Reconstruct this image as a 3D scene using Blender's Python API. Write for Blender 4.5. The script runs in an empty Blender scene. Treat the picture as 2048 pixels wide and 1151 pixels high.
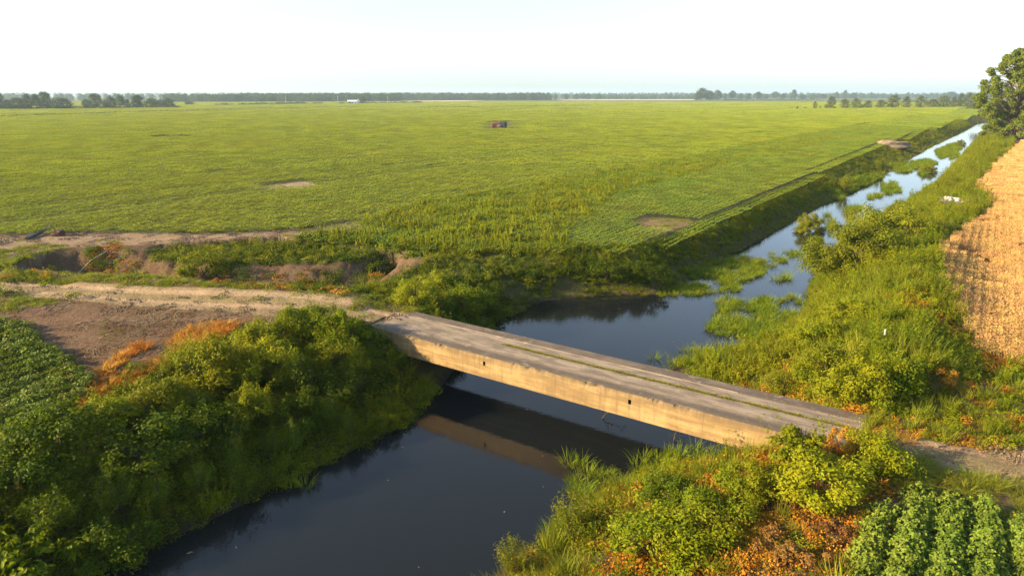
import bpy, math, random
import numpy as np
RS = np.random.RandomState(7)
random.seed(7)
scene = bpy.context.scene
COL = scene.collection
R = math.radians

# ------------------------------------------------------------------ camera
CAM_H = 13.0
F_PX = 1365.0
HORIZON = 190.5
PITCH = math.atan((575.5 - HORIZON) / F_PX)
cd = bpy.data.cameras.new("camera")
cam = bpy.data.objects.new("camera", cd)
COL.objects.link(cam)
cam.location = (0, 0, CAM_H)
cam.rotation_euler = (math.pi / 2 - PITCH, 0, 0)
cd.sensor_width = 36.0
cd.lens = 36.0 * F_PX / 2048
cd.clip_start = 0.1
cd.clip_end = 30000
scene.camera = cam

# ------------------------------------------------------------------ light
SUN_EL = R(20)
SUN_H = np.array([-0.98, -0.17]); SUN_H /= np.linalg.norm(SUN_H)      # towards the sun
world = bpy.data.worlds.new("World")
scene.world = world
world.use_nodes = True
wn = world.node_tree
bg = wn.nodes["Background"]
sky = wn.nodes.new("ShaderNodeTexSky")
sky.sky_type = 'NISHITA'
sky.sun_disc = False
sky.sun_elevation = SUN_EL
sky.sun_rotation = math.atan2(SUN_H[0], SUN_H[1])
sky.dust_density = 1.2
sky.air_density = 1.0
sky.ozone_density = 1.0
hs = wn.nodes.new("ShaderNodeHueSaturation"); hs.inputs["Saturation"].default_value = .6
wn.links.new(sky.outputs[0], hs.inputs["Color"])
tint = wn.nodes.new("ShaderNodeMix"); tint.data_type = 'RGBA'; tint.blend_type = 'MULTIPLY'; tint.inputs[0].default_value = 1
tint.inputs[7].default_value = (.89, 1.0, 1.13, 1)
wn.links.new(hs.outputs[0], tint.inputs[6]); wn.links.new(tint.outputs[2], bg.inputs[0])
bg.inputs[1].default_value = 0.095
sd = bpy.data.lights.new("sun", 'SUN')
sd.energy = 5.0
sd.angle = R(0.6)
sd.color = (1.0, 0.74, 0.40)
so = bpy.data.objects.new("sun", sd)
COL.objects.link(so)
so.location = (-60, -30, 60)
so.rotation_euler = (math.pi / 2 - SUN_EL, 0, math.atan2(SUN_H[1], SUN_H[0]) + math.pi / 2)
scene.view_settings.view_transform = 'Standard'
scene.view_settings.look = 'None'
scene.view_settings.exposure = 1.7
scene.view_settings.gamma = 1.0
scene.cycles.max_bounces = 6
scene.cycles.diffuse_bounces = 1
scene.cycles.glossy_bounces = 3
scene.cycles.transmission_bounces = 3
scene.cycles.volume_bounces = 1
scene.cycles.use_denoising = True
scene.cycles.use_adaptive_sampling = False
scene.cycles.denoising_prefilter = "NONE"
scene.cycles.use_fast_gi = False

# ------------------------------------------------------------------ geometry of the place
CT, ST = math.cos(PITCH), math.sin(PITCH)
def at(u, v, z=0.0):
    x = (u - 1024) / F_PX; y = (575.5 - v) / F_PX
    t = (CAM_H - z) / (ST - y * CT)
    return np.array([x * t, (CT + y * ST) * t])
def proj(x, y, z):
    zz = z - CAM_H
    d = y * CT - zz * ST
    d = np.where(d < 0.05, 0.05, d)
    up = y * ST + zz * CT
    return 1024 + F_PX * x / d, 575.5 - F_PX * up / d
AZ = R(36.2)
ES = np.array([math.sin(AZ), math.cos(AZ)])          # along the canal
ET = np.array([math.cos(AZ), -math.sin(AZ)])         # across, to the right
def st(s, t): return ES * s + ET * t
def to_st(P): return P @ ES, P @ ET

def hash2(ix, iy, seed):
    h = (ix.astype(np.int64) * 374761393 + iy.astype(np.int64) * 668265263 + seed * 144305) & 0x7fffffff
    h = ((h ^ (h >> 13)) * 1274126177) & 0x7fffffff
    h = h ^ (h >> 16)
    return (h & 0xffff) / 65535.0
def vnoise(x, y, seed=0):
    ix = np.floor(x); iy = np.floor(y)
    fx = x - ix; fy = y - iy
    fx = fx * fx * (3 - 2 * fx); fy = fy * fy * (3 - 2 * fy)
    a = hash2(ix, iy, seed); b = hash2(ix + 1, iy, seed)
    c = hash2(ix, iy + 1, seed); d = hash2(ix + 1, iy + 1, seed)
    return (a * (1 - fx) + b * fx) * (1 - fy) + (c * (1 - fx) + d * fx) * fy
def fbm(x, y, seed=0, o=4):
    r = 0; a = 0.5
    for k in range(o):
        r = r + a * vnoise(x * 2 ** k, y * 2 ** k, seed + k * 17); a *= 0.5
    return r / (1 - 0.5 ** o)
def inpoly(x, y, P):
    P = np.asarray(P, float); r = np.zeros(np.shape(x), bool); n = len(P)
    j = n - 1
    for i in range(n):
        xi, yi = P[i]; xj, yj = P[j]
        if yi != yj:
            c = ((yi > y) != (yj > y)) & (x < (xj - xi) * (y - yi) / (yj - yi) + xi)
            r ^= c
        j = i
    return r
def dist_line(X, Y, P, closed=False):
    P = np.asarray(P, float); d = np.full(X.shape, 1e18)
    n = len(P)
    for i in range(n if closed else n - 1):
        a = P[i]; b = P[(i + 1) % n]; ab = b - a
        L = ab @ ab + 1e-9
        t = np.clip(((X - a[0]) * ab[0] + (Y - a[1]) * ab[1]) / L, 0, 1)
        d = np.minimum(d, (X - a[0] - t * ab[0]) ** 2 + (Y - a[1] - t * ab[1]) ** 2)
    return np.sqrt(d)

ZW = -2.7
def px(L, z): return [at(u, v, z) for u, v in L]
WATER_P = [st(-80, -22.5)] + px([(170, 1151), (390, 1055), (610, 945), (800, 855), (880, 775), (960, 668), (1000, 640),
    (1080, 602), (1200, 591), (1320, 588), (1400, 545), (1430, 522), (1500, 490), (1560, 457), (1640, 412), (1700, 388),
    (1745, 365), (1800, 330), (1860, 295), (1930, 262)], ZW) + [st(520, -22), st(520, -17.5)] + px([(1972, 257), (1942, 290),
    (1908, 330), (1872, 378), (1815, 405), (1700, 472), (1630, 530), (1620, 590), (1600, 640), (1520, 680), (1440, 705), (1390, 722),
    (1330, 740), (1460, 800), (1560, 870), (1500, 905), (1400, 925), (1300, 950), (1210, 990), (1140, 1040), (1100, 1090), (1010, 1151)], ZW) + [st(-80, -12)]
UP_NEARLEFT = [st(-80, -31)] + px([(0, 875), (90, 850), (180, 800), (350, 715), (480, 668), (600, 650), (742, 655), (800, 640), (835, 626),
    (832, 600), (780, 592), (640, 592), (560, 588), (430, 575), (300, 560), (170, 555), (60, 548), (0, 548), (-500, 548)], 0) + [np.array([-400., 30]), np.array([-400., -80])]
UP_FIELD = px([(-900, 550), (0, 537), (50, 517), (100, 501), (150, 493), (250, 492), (300, 488), (420, 482), (560, 472), (640, 480), (760, 498),
    (820, 505), (850, 520), (900, 518), (960, 510), (1040, 508), (1110, 508), (1160, 500), (1250, 496), (1400, 442), (1500, 396), (1600, 349), (1750, 285),
    (1900, 247)], 0) + [st(600, -33), st(20000, -33), np.array([-20000., 20000]), np.array([-20000., 70])]
UP_RIGHT = [st(-80, -2.5)] + px([(1690, 1200), (1660, 1080), (1650, 960), (1640, 905), (1712, 830), (1750, 770), (1720, 700), (1730, 620), (1760, 560),
    (1800, 500), (1830, 440), (1870, 400), (1900, 350), (1960, 300), (1985, 282)], 0) + [st(600, -12), st(20000, -12), st(20000, 9000), st(-80, 9000)]
DITCH_L = px([(-600, 568), (0, 554), (150, 556), (300, 566), (430, 577), (540, 590), (640, 584), (740, 562), (800, 535)], -1.9)
BENCH = px([(330, 500), (420, 494), (560, 489), (640, 500), (760, 512), (800, 522), (650, 526), (560, 526), (450, 529), (330, 522)], -0.8)
BERM = px([(1775, 715), (1795, 670), (1835, 580), (1860, 500), (1885, 450)], 0.6)
BERM_L = px([(200, 558), (300, 566), (430, 580), (560, 592), (700, 596)], 0.3)

def terrain(X, Y):
    X = np.asarray(X, float); Y = np.asarray(Y, float)
    out = np.zeros(X.shape)
    inw = inpoly(X, Y, WATER_P)
    dw0 = dist_line(X, Y, WATER_P, True)
    dw = np.where(inw, 0, dw0)
    up = np.zeros(X.shape, bool); du = np.full(X.shape, 1e9)
    for U in (UP_NEARLEFT, UP_FIELD, UP_RIGHT):
        up |= inpoly(X, Y, U); du = np.minimum(du, dist_line(X, Y, U, True))
    du = np.where(up, 0, du)
    dd = np.maximum(dist_line(X, Y, DITCH_L) - 0.8, 0)
    inb = inpoly(X, Y, BENCH); db = np.where(inb, 0, dist_line(X, Y, BENCH, True))
    p = 1.7
    jag = 0.9 * (fbm(X * 0.5, Y * 0.5, 3, 3) - 0.5)
    ww = 1 / (np.maximum(dw, 0) + 0.05) ** 1.15; wu = 1 / (du * (1 + .5 * jag) + 0.05) ** 1.15
    wd = 1 / (dd + 0.05) ** p; wb = 0.7 / (db + 0.05) ** p
    z = (ww * ZW + wu * 0 + wd * -1.9 + wb * -0.8) / (ww + wu + wd + wb)
    z = ZW * np.clip(z / ZW, 0, 1) ** 1.3
    z = np.where(up, 0, z)
    z = np.where(inw, ZW - np.minimum(dw0 * 0.45, 1.6), z)
    near = np.exp(-((X * X + Y * Y) / 160.0 ** 2))
    bm = dist_line(X, Y, BERM)
    z = z + 1.1 * np.exp(-(bm / 2.6) ** 2) * (~inw)
    z = z + 0.6 * np.exp(-(dist_line(X, Y, BERM_L) / 1.7) ** 2)
    bank = (~inw) & (~up)
    z = z + near * np.where(inw, 0, 0.10 * (fbm(X * 0.7, Y * 0.7, 5, 4) - 0.5)) + np.where(bank, 0.35 * (fbm(X * 0.45, Y * 0.45, 9, 4) - 0.5), 0) * np.clip(dw / 1.5, 0, 1) * np.clip(du / 3, 0, 1)
    wl = (~inw) & (~up) & (np.minimum(dd, db + 1.0) < 9) & (dw > 4)
    z = z + np.where(wl, .5 * (fbm(X * 1.5 + 3, Y * .5, 33, 5) - .5) * np.clip(du, 0, 1), 0)
    # hollows in the big field
    for (u, v, rad, dep) in ((340, 274, 7.0, 0.9),):
        c = at(u, v)
        z = z - dep * np.exp(-(((X - c[0]) / rad) ** 2 + ((Y - c[1]) / (rad * .8)) ** 2) ** 2)
    return z
def tz(x, y): return float(terrain(np.array([x]), np.array([y]))[0])
def onground(u, v):
    z = -0.5
    for _ in range(25):
        p = at(u, v, z); z2 = max(tz(p[0], p[1]), ZW); z = 0.5 * z + 0.5 * z2
    return np.array([p[0], p[1], z])

# pixel outlines of ground covers, laid on the ground
Z_SOYL = [(-700, 640), (0, 645), (60, 653), (72, 680), (160, 742), (188, 765), (165, 800), (60, 852), (0, 868), (-500, 1080), (-900, 900)]
Z_BARE = [(-700, 585), (0, 590), (120, 596), (300, 612), (520, 628), (600, 634), (545, 652), (440, 668), (350, 695), (210, 770), (190, 765), (160, 742), (72, 680), (60, 653), (0, 645), (-700, 640)]
Z_TRACK = [(-700, 545), (0, 562), (150, 573), (400, 591), (600, 605), (720, 619), (835, 626), (742, 655), (600, 634), (500, 628), (300, 612), (100, 592), (0, 586), (-700, 570)]
Z_ORANGE = [(120, 815), (100, 790), (140, 765), (195, 755), (215, 728), (255, 698), (360, 664), (450, 646), (485, 654), (385, 708), (330, 740), (285, 765), (230, 792), (175, 822)]
Z_GRASS1 = [(-100, 592), (0, 594), (90, 597), (125, 603), (60, 620), (0, 624), (-100, 626)]
Z_GRASS2 = [(130, 568), (160, 548), (300, 553), (450, 570), (560, 583), (700, 588), (840, 598), (830, 628), (720, 618), (600, 604), (400, 590), (230, 581)]
Z_MARGIN = [(-900, 480), (0, 470), (150, 464), (300, 466), (460, 465), (600, 457), (770, 434), (760, 450), (620, 474), (420, 482), (300, 489), (150, 494), (60, 512), (0, 530), (-900, 545)]
Z_WALL = [(-900, 550), (0, 537), (50, 517), (100, 501), (150, 493), (300, 489), (560, 472), (640, 484), (560, 500), (420, 500), (300, 520), (450, 530), (650, 526), (800, 510), (845, 522), (800, 552), (680, 590), (540, 592), (300, 568), (0, 560)]
Z_BENCH = [(280, 505), (420, 492), (560, 488), (640, 492), (740, 500), (780, 515), (650, 528), (560, 527), (450, 530), (330, 524)]
Z_PIG = [(590, 480), (640, 462), (770, 434), (850, 408), (1000, 384), (1150, 356), (1300, 328), (1600, 270), (1800, 236), (1950, 216), (1965, 230), (1800, 256), (1600, 300), (1400, 345), (1230, 392), (1190, 430), (1130, 468), (1140, 505), (900, 505), (760, 500)]
Z_ROW = [(1140, 505), (1130, 468), (1190, 430), (1230, 392), (1400, 345), (1600, 300), (1800, 256), (1965, 228), (1905, 246), (1750, 302), (1600, 380), (1500, 432), (1400, 478), (1250, 512)]
Z_FIELD = [(-1500, 475), (0, 468), (150, 463), (300, 465), (460, 464), (600, 456), (770, 434), (850, 408), (1000, 384), (1150, 356), (1300, 328), (1600, 270), (1800, 236), (1950, 216), (2600, 205), (2600, 191.5), (-1500, 191.5)]
Z_PATCH1 = [(505, 376), (560, 367), (605, 361), (636, 371), (600, 378), (550, 377.5)]
Z_PATCH2 = [(1262, 441), (1290, 434), (1340, 437), (1380, 438), (1392, 452), (1350, 456), (1335, 470), (1290, 463), (1283, 450)]
Z_WHEAT = [(2300, 262), (2044, 281), (2000, 318), (1956, 365), (1990, 412), (1945, 440), (1880, 490), (1876, 540), (1900, 590), (1945, 668), (1965, 700), (2048, 718), (2400, 800), (2400, 262)]
Z_SOYR = [(1640, 1320), (1700, 1130), (1750, 1050), (1785, 1000), (1830, 985), (1880, 1000), (1960, 1020), (2048, 1050), (2500, 1200), (2500, 1400)]
Z_TRACKR = [(1790, 890), (1880, 888), (1960, 901), (2048, 912), (2500, 990), (2500, 1040), (2048, 968), (1960, 950), (1880, 928), (1780, 905)]
Z_GRASSR = [(1700, 895), (1780, 906), (1880, 930), (1960, 952), (2048, 970), (2500, 1045), (2500, 1190), (2048, 1045), (1960, 1016), (1880, 998), (1800, 980), (1740, 950)]
Z_BROWNR = [(1490, 1010), (1560, 985), (1700, 960), (1770, 950), (1760, 1000), (1720, 1060), (1690, 1130), (1640, 1200), (1480, 1200), (1500, 1100)]
Z_DRYR = [(1700, 870), (1730, 800), (1800, 770), (2048, 740), (2500, 800), (2500, 960), (2048, 915), (1880, 892), (1760, 870)]
Z_VINE = [(840, 570), (870, 530), (960, 515), (1100, 510), (1130, 530), (1080, 545), (960, 535), (900, 560)]

# ------------------------------------------------------------------ materials
def new_mat(name):
    m = bpy.data.materials.new(name); m.use_nodes = True
    nt = m.node_tree; nt.nodes.clear()
    out = nt.nodes.new("ShaderNodeOutputMaterial")
    return m, nt, out
def nd(nt, t, **k):
    n = nt.nodes.new(t)
    for a, b in k.items(): setattr(n, a, b)
    return n
def noise_node(nt, scale, detail=4, rough=.55, vec=None):
    n = nd(nt, "ShaderNodeTexNoise"); n.inputs["Scale"].default_value = scale
    n.inputs["Detail"].default_value = detail; n.inputs["Roughness"].default_value = rough
    if vec is not None: nt.links.new(vec, n.inputs["Vector"])
    return n
def maprange(nt, src, a, b, c, d):
    n = nd(nt, "ShaderNodeMapRange")
    n.inputs[1].default_value = a; n.inputs[2].default_value = b; n.inputs[3].default_value = c; n.inputs[4].default_value = d
    nt.links.new(src, n.inputs[0]); return n.outputs[0]
def mixcol(nt, fac, a, b, mode='MIX'):
    n = nd(nt, "ShaderNodeMix", data_type='RGBA', blend_type=mode)
    for s, v in ((n.inputs[0], fac), (n.inputs[6], a), (n.inputs[7], b)):
        if hasattr(v, "links"): nt.links.new(v, s)
        elif isinstance(v, (tuple, list)): s.default_value = (*v, 1)
        else: s.default_value = v
    return n.outputs[2]
def leaf_mat(name, c1, c2, c3=None, trans=0.3, rough=0.6, big=0.035, spec=0.07, hue=.015):
    m, nt, out = new_mat(name)
    a = nd(nt, "ShaderNodeAttribute", attribute_name="v")
    geo = nd(nt, "ShaderNodeNewGeometry")
    oi = nd(nt, "ShaderNodeObjectInfo")
    col = mixcol(nt, a.outputs["Fac"], c1, c2)
    nz = noise_node(nt, big, 3, .6, geo.outputs["Position"])
    if c3: col = mixcol(nt, maprange(nt, nz.outputs[0], .42, .62, 0, 1), col, c3)
    hsv = nd(nt, "ShaderNodeHueSaturation")
    nt.links.new(col, hsv.inputs["Color"])
    nt.links.new(maprange(nt, oi.outputs["Random"], 0, 1, .78, 1.25), hsv.inputs["Value"])
    nz2 = noise_node(nt, big * 9, 2, .5, geo.outputs["Position"])
    nt.links.new(maprange(nt, nz2.outputs[0], .3, .7, .5 - hue, .5 + hue), hsv.inputs["Hue"])
    p = nd(nt, "ShaderNodeBsdfPrincipled"); p.inputs["Roughness"].default_value = rough
    p.inputs["Specular IOR Level"].default_value = spec
    nt.links.new(hsv.outputs[0], p.inputs["Base Color"])
    t = nd(nt, "ShaderNodeBsdfTranslucent")
    nt.links.new(mixcol(nt, 1.0, hsv.outputs[0], (1.5, 1.45, .8), 'MULTIPLY'), t.inputs[0])
    mx = nd(nt, "ShaderNodeMixShader"); mx.inputs[0].default_value = trans
    nt.links.new(p.outputs[0], mx.inputs[1]); nt.links.new(t.outputs[0], mx.inputs[2])
    nt.links.new(mx.outputs[0], out.inputs[0])
    return m
def rough_mat(name, c1, c2, scale=6, rough=.9, bump=.3, bdist=.05, c3=None, metallic=0):
    m, nt, out = new_mat(name)
    tc = nd(nt, "ShaderNodeTexCoord")
    n1 = noise_node(nt, scale, 6, .65, tc.outputs["Object"])
    col = mixcol(nt, maprange(nt, n1.outputs[0], .35, .65, 0, 1), c1, c2)
    if c3:
        n2 = noise_node(nt, scale * .35, 4, .6, tc.outputs["Object"])
        col = mixcol(nt, maprange(nt, n2.outputs[0], .5, .62, 0, 1), col, c3)
    p = nd(nt, "ShaderNodeBsdfPrincipled"); p.inputs["Roughness"].default_value = rough
    p.inputs["Metallic"].default_value = metallic
    nt.links.new(col, p.inputs["Base Color"])
    b = nd(nt, "ShaderNodeBump"); b.inputs["Strength"].default_value = bump; b.inputs["Distance"].default_value = bdist
    n3 = noise_node(nt, scale * 3, 5, .7, tc.outputs["Object"])
    nt.links.new(n3.outputs[0], b.inputs["Height"]); nt.links.new(b.outputs[0], p.inputs["Normal"])
    nt.links.new(p.outputs[0], out.inputs[0])
    return m
M = {}
M['soy'] = leaf_mat("soy_leaf", (.132, .175, .009), (.186, .230, .015), (.180, .210, .012), .32, .5, hue=.007)
M['soyrow'] = leaf_mat('soy_row_leaf', (.085, .14, .009), (.165, .22, .020), (.15, .185, .014), .3, .5)
M['soynear'] = leaf_mat("soy_leaf_near", (.045, .08, .004), (.165, .21, .028), None, .25, .55, spec=.08)
M['pig'] = leaf_mat("pigweed_leaf", (.155, .185, .008), (.25, .262, .015), None, .3)
M['weed'] = leaf_mat("weed_leaf", (.06, .10, .003), (.185, .215, .006), (.18, .185, .006), .32, big=.12)
M['bank'] = leaf_mat("shaded_bank_leaf", (.018, .036, .002), (.095, .13, .005), None, .32)  # green darkened so the bank's shade is partly in the leaf colour
M['sapling'] = leaf_mat('sapling_leaf', (.06, .105, .005), (.15, .195, .010), None, .32)
M['grass'] = leaf_mat("grass_blade", (.09, .13, .008), (.205, .235, .018), (.20, .20, .02), .3, big=.1)
M['jointgrass'] = leaf_mat('joint_grass_blade', (.15, .155, .02), (.30, .265, .06), None, .25, big=.5)
M['reed'] = leaf_mat("reed_blade", (.085, .135, .006), (.21, .26, .014), None, .35)
M['willow'] = leaf_mat("willow_leaf", (.09, .115, .006), (.20, .21, .012), None, .3)
M['orange'] = leaf_mat("dry_orange_leaf", (.30, .10, .012), (.52, .215, .03), (.42, .23, .04), .3, big=.3)
M['rust'] = leaf_mat('rusty_leaf', (.16, .10, .008), (.50, .18, .02), (.30, .17, .018), .28, big=.5)
M['brown'] = leaf_mat("dead_brown_leaf", (.07, .042, .012), (.20, .10, .026), None, .2)
M['wheat'] = leaf_mat("ripe_straw", (.38, .225, .078), (.54, .345, .135), (.45, .275, .10), .25, big=.08)
M['straw'] = leaf_mat("old_straw", (.16, .10, .06), (.34, .24, .15), None, .1)
M['tree'] = leaf_mat("tree_leaf", (.05, .075, .014), (.105, .125, .025), None, .25)
M['cotton'] = leaf_mat("big_tree_leaf", (.06, .088, .009), (.13, .155, .02), None, .28)
M['oak'] = leaf_mat("dark_tree_leaf", (.035, .06, .014), (.075, .105, .022), None, .22)
M['clod'] = leaf_mat('soil_clod', (.09, .062, .04), (.17, .12, .078), None, 0)
M['bark'] = rough_mat("bark", (.09, .065, .045), (.17, .13, .09), 8)
M['twig'] = rough_mat("twig", (.05, .035, .02), (.12, .085, .05), 20)
M['stem'] = leaf_mat("green_stem", (.08, .10, .02), (.13, .13, .03), None, .05)

# ------------------------------------------------------------------ mesh building
class MB:
    def __init__(s): s.V = []; s.F = []; s.m = []; s.a = []; s.n = 0
    def add(s, V, F, mat=0, a=None):
        V = np.asarray(V, float).reshape(-1, 3); F = np.asarray(F, int).reshape(-1, 3)
        s.V.append(V); s.F.append(F + s.n); s.m.append(np.full(len(F), mat, int))
        s.a.append(np.full(len(V), .5) if a is None else np.asarray(a, float)); s.n += len(V)
    def quads(s, V, Q, mat=0, a=None):
        Q = np.asarray(Q, int).reshape(-1, 4)
        s.add(V, np.concatenate([Q[:, [0, 1, 2]], Q[:, [0, 2, 3]]]), mat, a)
    def merge(s, o, off=(0, 0, 0), sc=1.0, mat=None):
        for V, F, m, a in zip(o.V, o.F, o.m, o.a): pass
        V, F, m, a = o.arrays()
        s.V.append(V * sc + np.asarray(off)); s.F.append(F + s.n); s.m.append(m if mat is None else np.full(len(m), mat, int)); s.a.append(a); s.n += len(V)
    def arrays(s): return np.concatenate(s.V), np.concatenate(s.F), np.concatenate(s.m), np.concatenate(s.a)
    def mesh(s, name, mats, smooth=False):
        V, F, m, a = s.arrays()
        return raw_mesh(name, V, F, m, mats, {'v': ('FLOAT', a)}, smooth)
def raw_mesh(name, V, F, m, mats, attrs, smooth=False):
    me = bpy.data.meshes.new(name)
    me.vertices.add(len(V)); me.vertices.foreach_set("co", np.ascontiguousarray(V, np.float32).ravel())
    if len(F):
        k = F.shape[1]
        me.loops.add(F.size); me.loops.foreach_set("vertex_index", np.ascontiguousarray(F, np.int32).ravel())
        me.polygons.add(len(F)); me.polygons.foreach_set("loop_start", np.arange(0, F.size, k, dtype=np.int32))
        me.polygons.foreach_set("loop_total", np.full(len(F), k, np.int32))
        if m is not None: me.polygons.foreach_set("material_index", np.ascontiguousarray(m, np.int32))
        me.polygons.foreach_set("use_smooth", np.full(len(F), smooth, bool))
    for x in mats: me.materials.append(x)
    for k, (t, arr) in attrs.items():
        at_ = me.attributes.new(k, t, 'POINT')
        key = {'FLOAT': 'value', 'INT': 'value', 'FLOAT_VECTOR': 'vector', 'FLOAT_COLOR': 'color'}[t]
        at_.data.foreach_set(key, np.ascontiguousarray(arr, np.int32 if t == 'INT' else np.float32).ravel())
    me.update(); me.validate()
    return me
def link(name, me, parent=None, loc=None):
    o = bpy.data.objects.new(name, me); COL.objects.link(o)
    if parent: o.parent = parent
    if loc is not None: o.location = loc
    return o
def tag(o, label=None, cat=None, group=None, kind=None):
    if label: o["label"] = label
    if cat: o["category"] = cat
    if group: o["group"] = group
    if kind: o["kind"] = kind
    return o
def empty(name, loc, rz=0, sc=1.0):
    o = bpy.data.objects.new(name, None); COL.objects.link(o)
    o.location = loc; o.rotation_euler = (0, 0, rz)
    o.scale = sc if isinstance(sc, (tuple, list)) else (sc, sc, sc)
    o.empty_display_size = .3
    return o

def unit(v): return v / (np.linalg.norm(v, axis=-1, keepdims=True) + 1e-9)
def leaves(mb, C, N, L, Wd, mat=0, rs=RS, droop=.15, D=None, val=None, fold=.12):
    n = len(C); N = unit(N)
    if D is None: D = rs.normal(size=(n, 3)); D[:, 2] *= .4
    D = unit(D - N * (D * N).sum(1, keepdims=True))
    S = np.cross(N, D)
    L = np.broadcast_to(L, (n,))[:, None]; Wd = np.broadcast_to(Wd, (n,))[:, None]
    b = C; tip = C + D * L - np.array([0, 0, 1]) * L * droop
    mid = C + D * L * .45 + N * L * fold
    l = mid + S * Wd * .5 - N * L * fold * 2 * .6; r = mid - S * Wd * .5 - N * L * fold * 2 * .6
    V = np.stack([b, l, tip, r], 1).reshape(-1, 3)
    i = np.arange(n)[:, None] * 4
    F = np.concatenate([i + np.array([[0, 2, 1]]), i + np.array([[0, 3, 2]])])
    a = rs.rand(n) if val is None else val
    mb.add(V, F, mat, np.repeat(a, 4))
def blades(mb, C, D, L, W, mat=0, rs=RS, bend=.6, seg=3, val=None):
    n = len(C); D = unit(D); L = np.broadcast_to(L, (n,)); W = np.broadcast_to(W, (n,))
    h = D.copy(); h[:, 2] = 0; h = unit(h + 1e-4 * rs.normal(size=h.shape))
    S = np.stack([-h[:, 1], h[:, 0], np.zeros(n)], 1)
    ang = rs.uniform(-.9, .9, n)[:, None]
    S = unit(S * np.cos(ang) + h * np.sin(ang))
    rows = []
    for k in range(seg + 1):
        t = k / seg
        P = C + D * (L * t)[:, None] + (h * .55 - np.array([0, 0, .55])) * (L * bend * t ** 2.2)[:, None]
        w = (W * (1 - t ** 1.6) * .5 + .0008)[:, None]
        rows += [P - S * w, P + S * w]
    V = np.stack(rows, 1).reshape(-1, 3); m = 2 * (seg + 1)
    i = np.arange(n)[:, None] * m
    F = []
    for k in range(seg):
        F += [i + np.array([[2 * k, 2 * k + 1, 2 * k + 3]]), i + np.array([[2 * k, 2 * k + 3, 2 * k + 2]])]
    a = rs.rand(n) if val is None else val
    mb.add(V, np.concatenate(F), mat, np.repeat(a, m))
def tube(mb, P, r, sides=6, mat=0, cap=True):
    P = np.asarray(P, float); n = len(P); r = np.broadcast_to(r, (n,))
    T = np.gradient(P, axis=0); T = unit(T)
    ref = np.array([0, 0, 1.]) if abs(T[0][2]) < .9 else np.array([1., 0, 0])
    A = unit(np.cross(T, ref)); B = np.cross(T, A)
    th = np.arange(sides) * 2 * math.pi / sides
    V = P[:, None] + (A[:, None] * np.cos(th)[None, :, None] + B[:, None] * np.sin(th)[None, :, None]) * r[:, None, None]
    Q = []
    for k in range(n - 1):
        for j in range(sides):
            Q.append((k * sides + j, k * sides + (j + 1) % sides, (k + 1) * sides + (j + 1) % sides, (k + 1) * sides + j))
    V = V.reshape(-1, 3)
    mb.quads(V, Q, mat)
    if cap:
        for e, k in ((P[0], 0), (P[-1], n - 1)):
            mb.add(np.vstack([V[k * sides:(k + 1) * sides], e[None]]), [(j, (j + 1) % sides, sides) if k else ((j + 1) % sides, j, sides) for j in range(sides)], mat)
def box(mb, x0, y0, z0, x1, y1, z1, mat=0):
    V = [(x, y, z) for x in (x0, x1) for y in (y0, y1) for z in (z0, z1)]
    mb.quads(V, [(0, 1, 3, 2), (4, 6, 7, 5), (0, 4, 5, 1), (2, 3, 7, 6), (0, 2, 6, 4), (1, 5, 7, 3)], mat)

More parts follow.
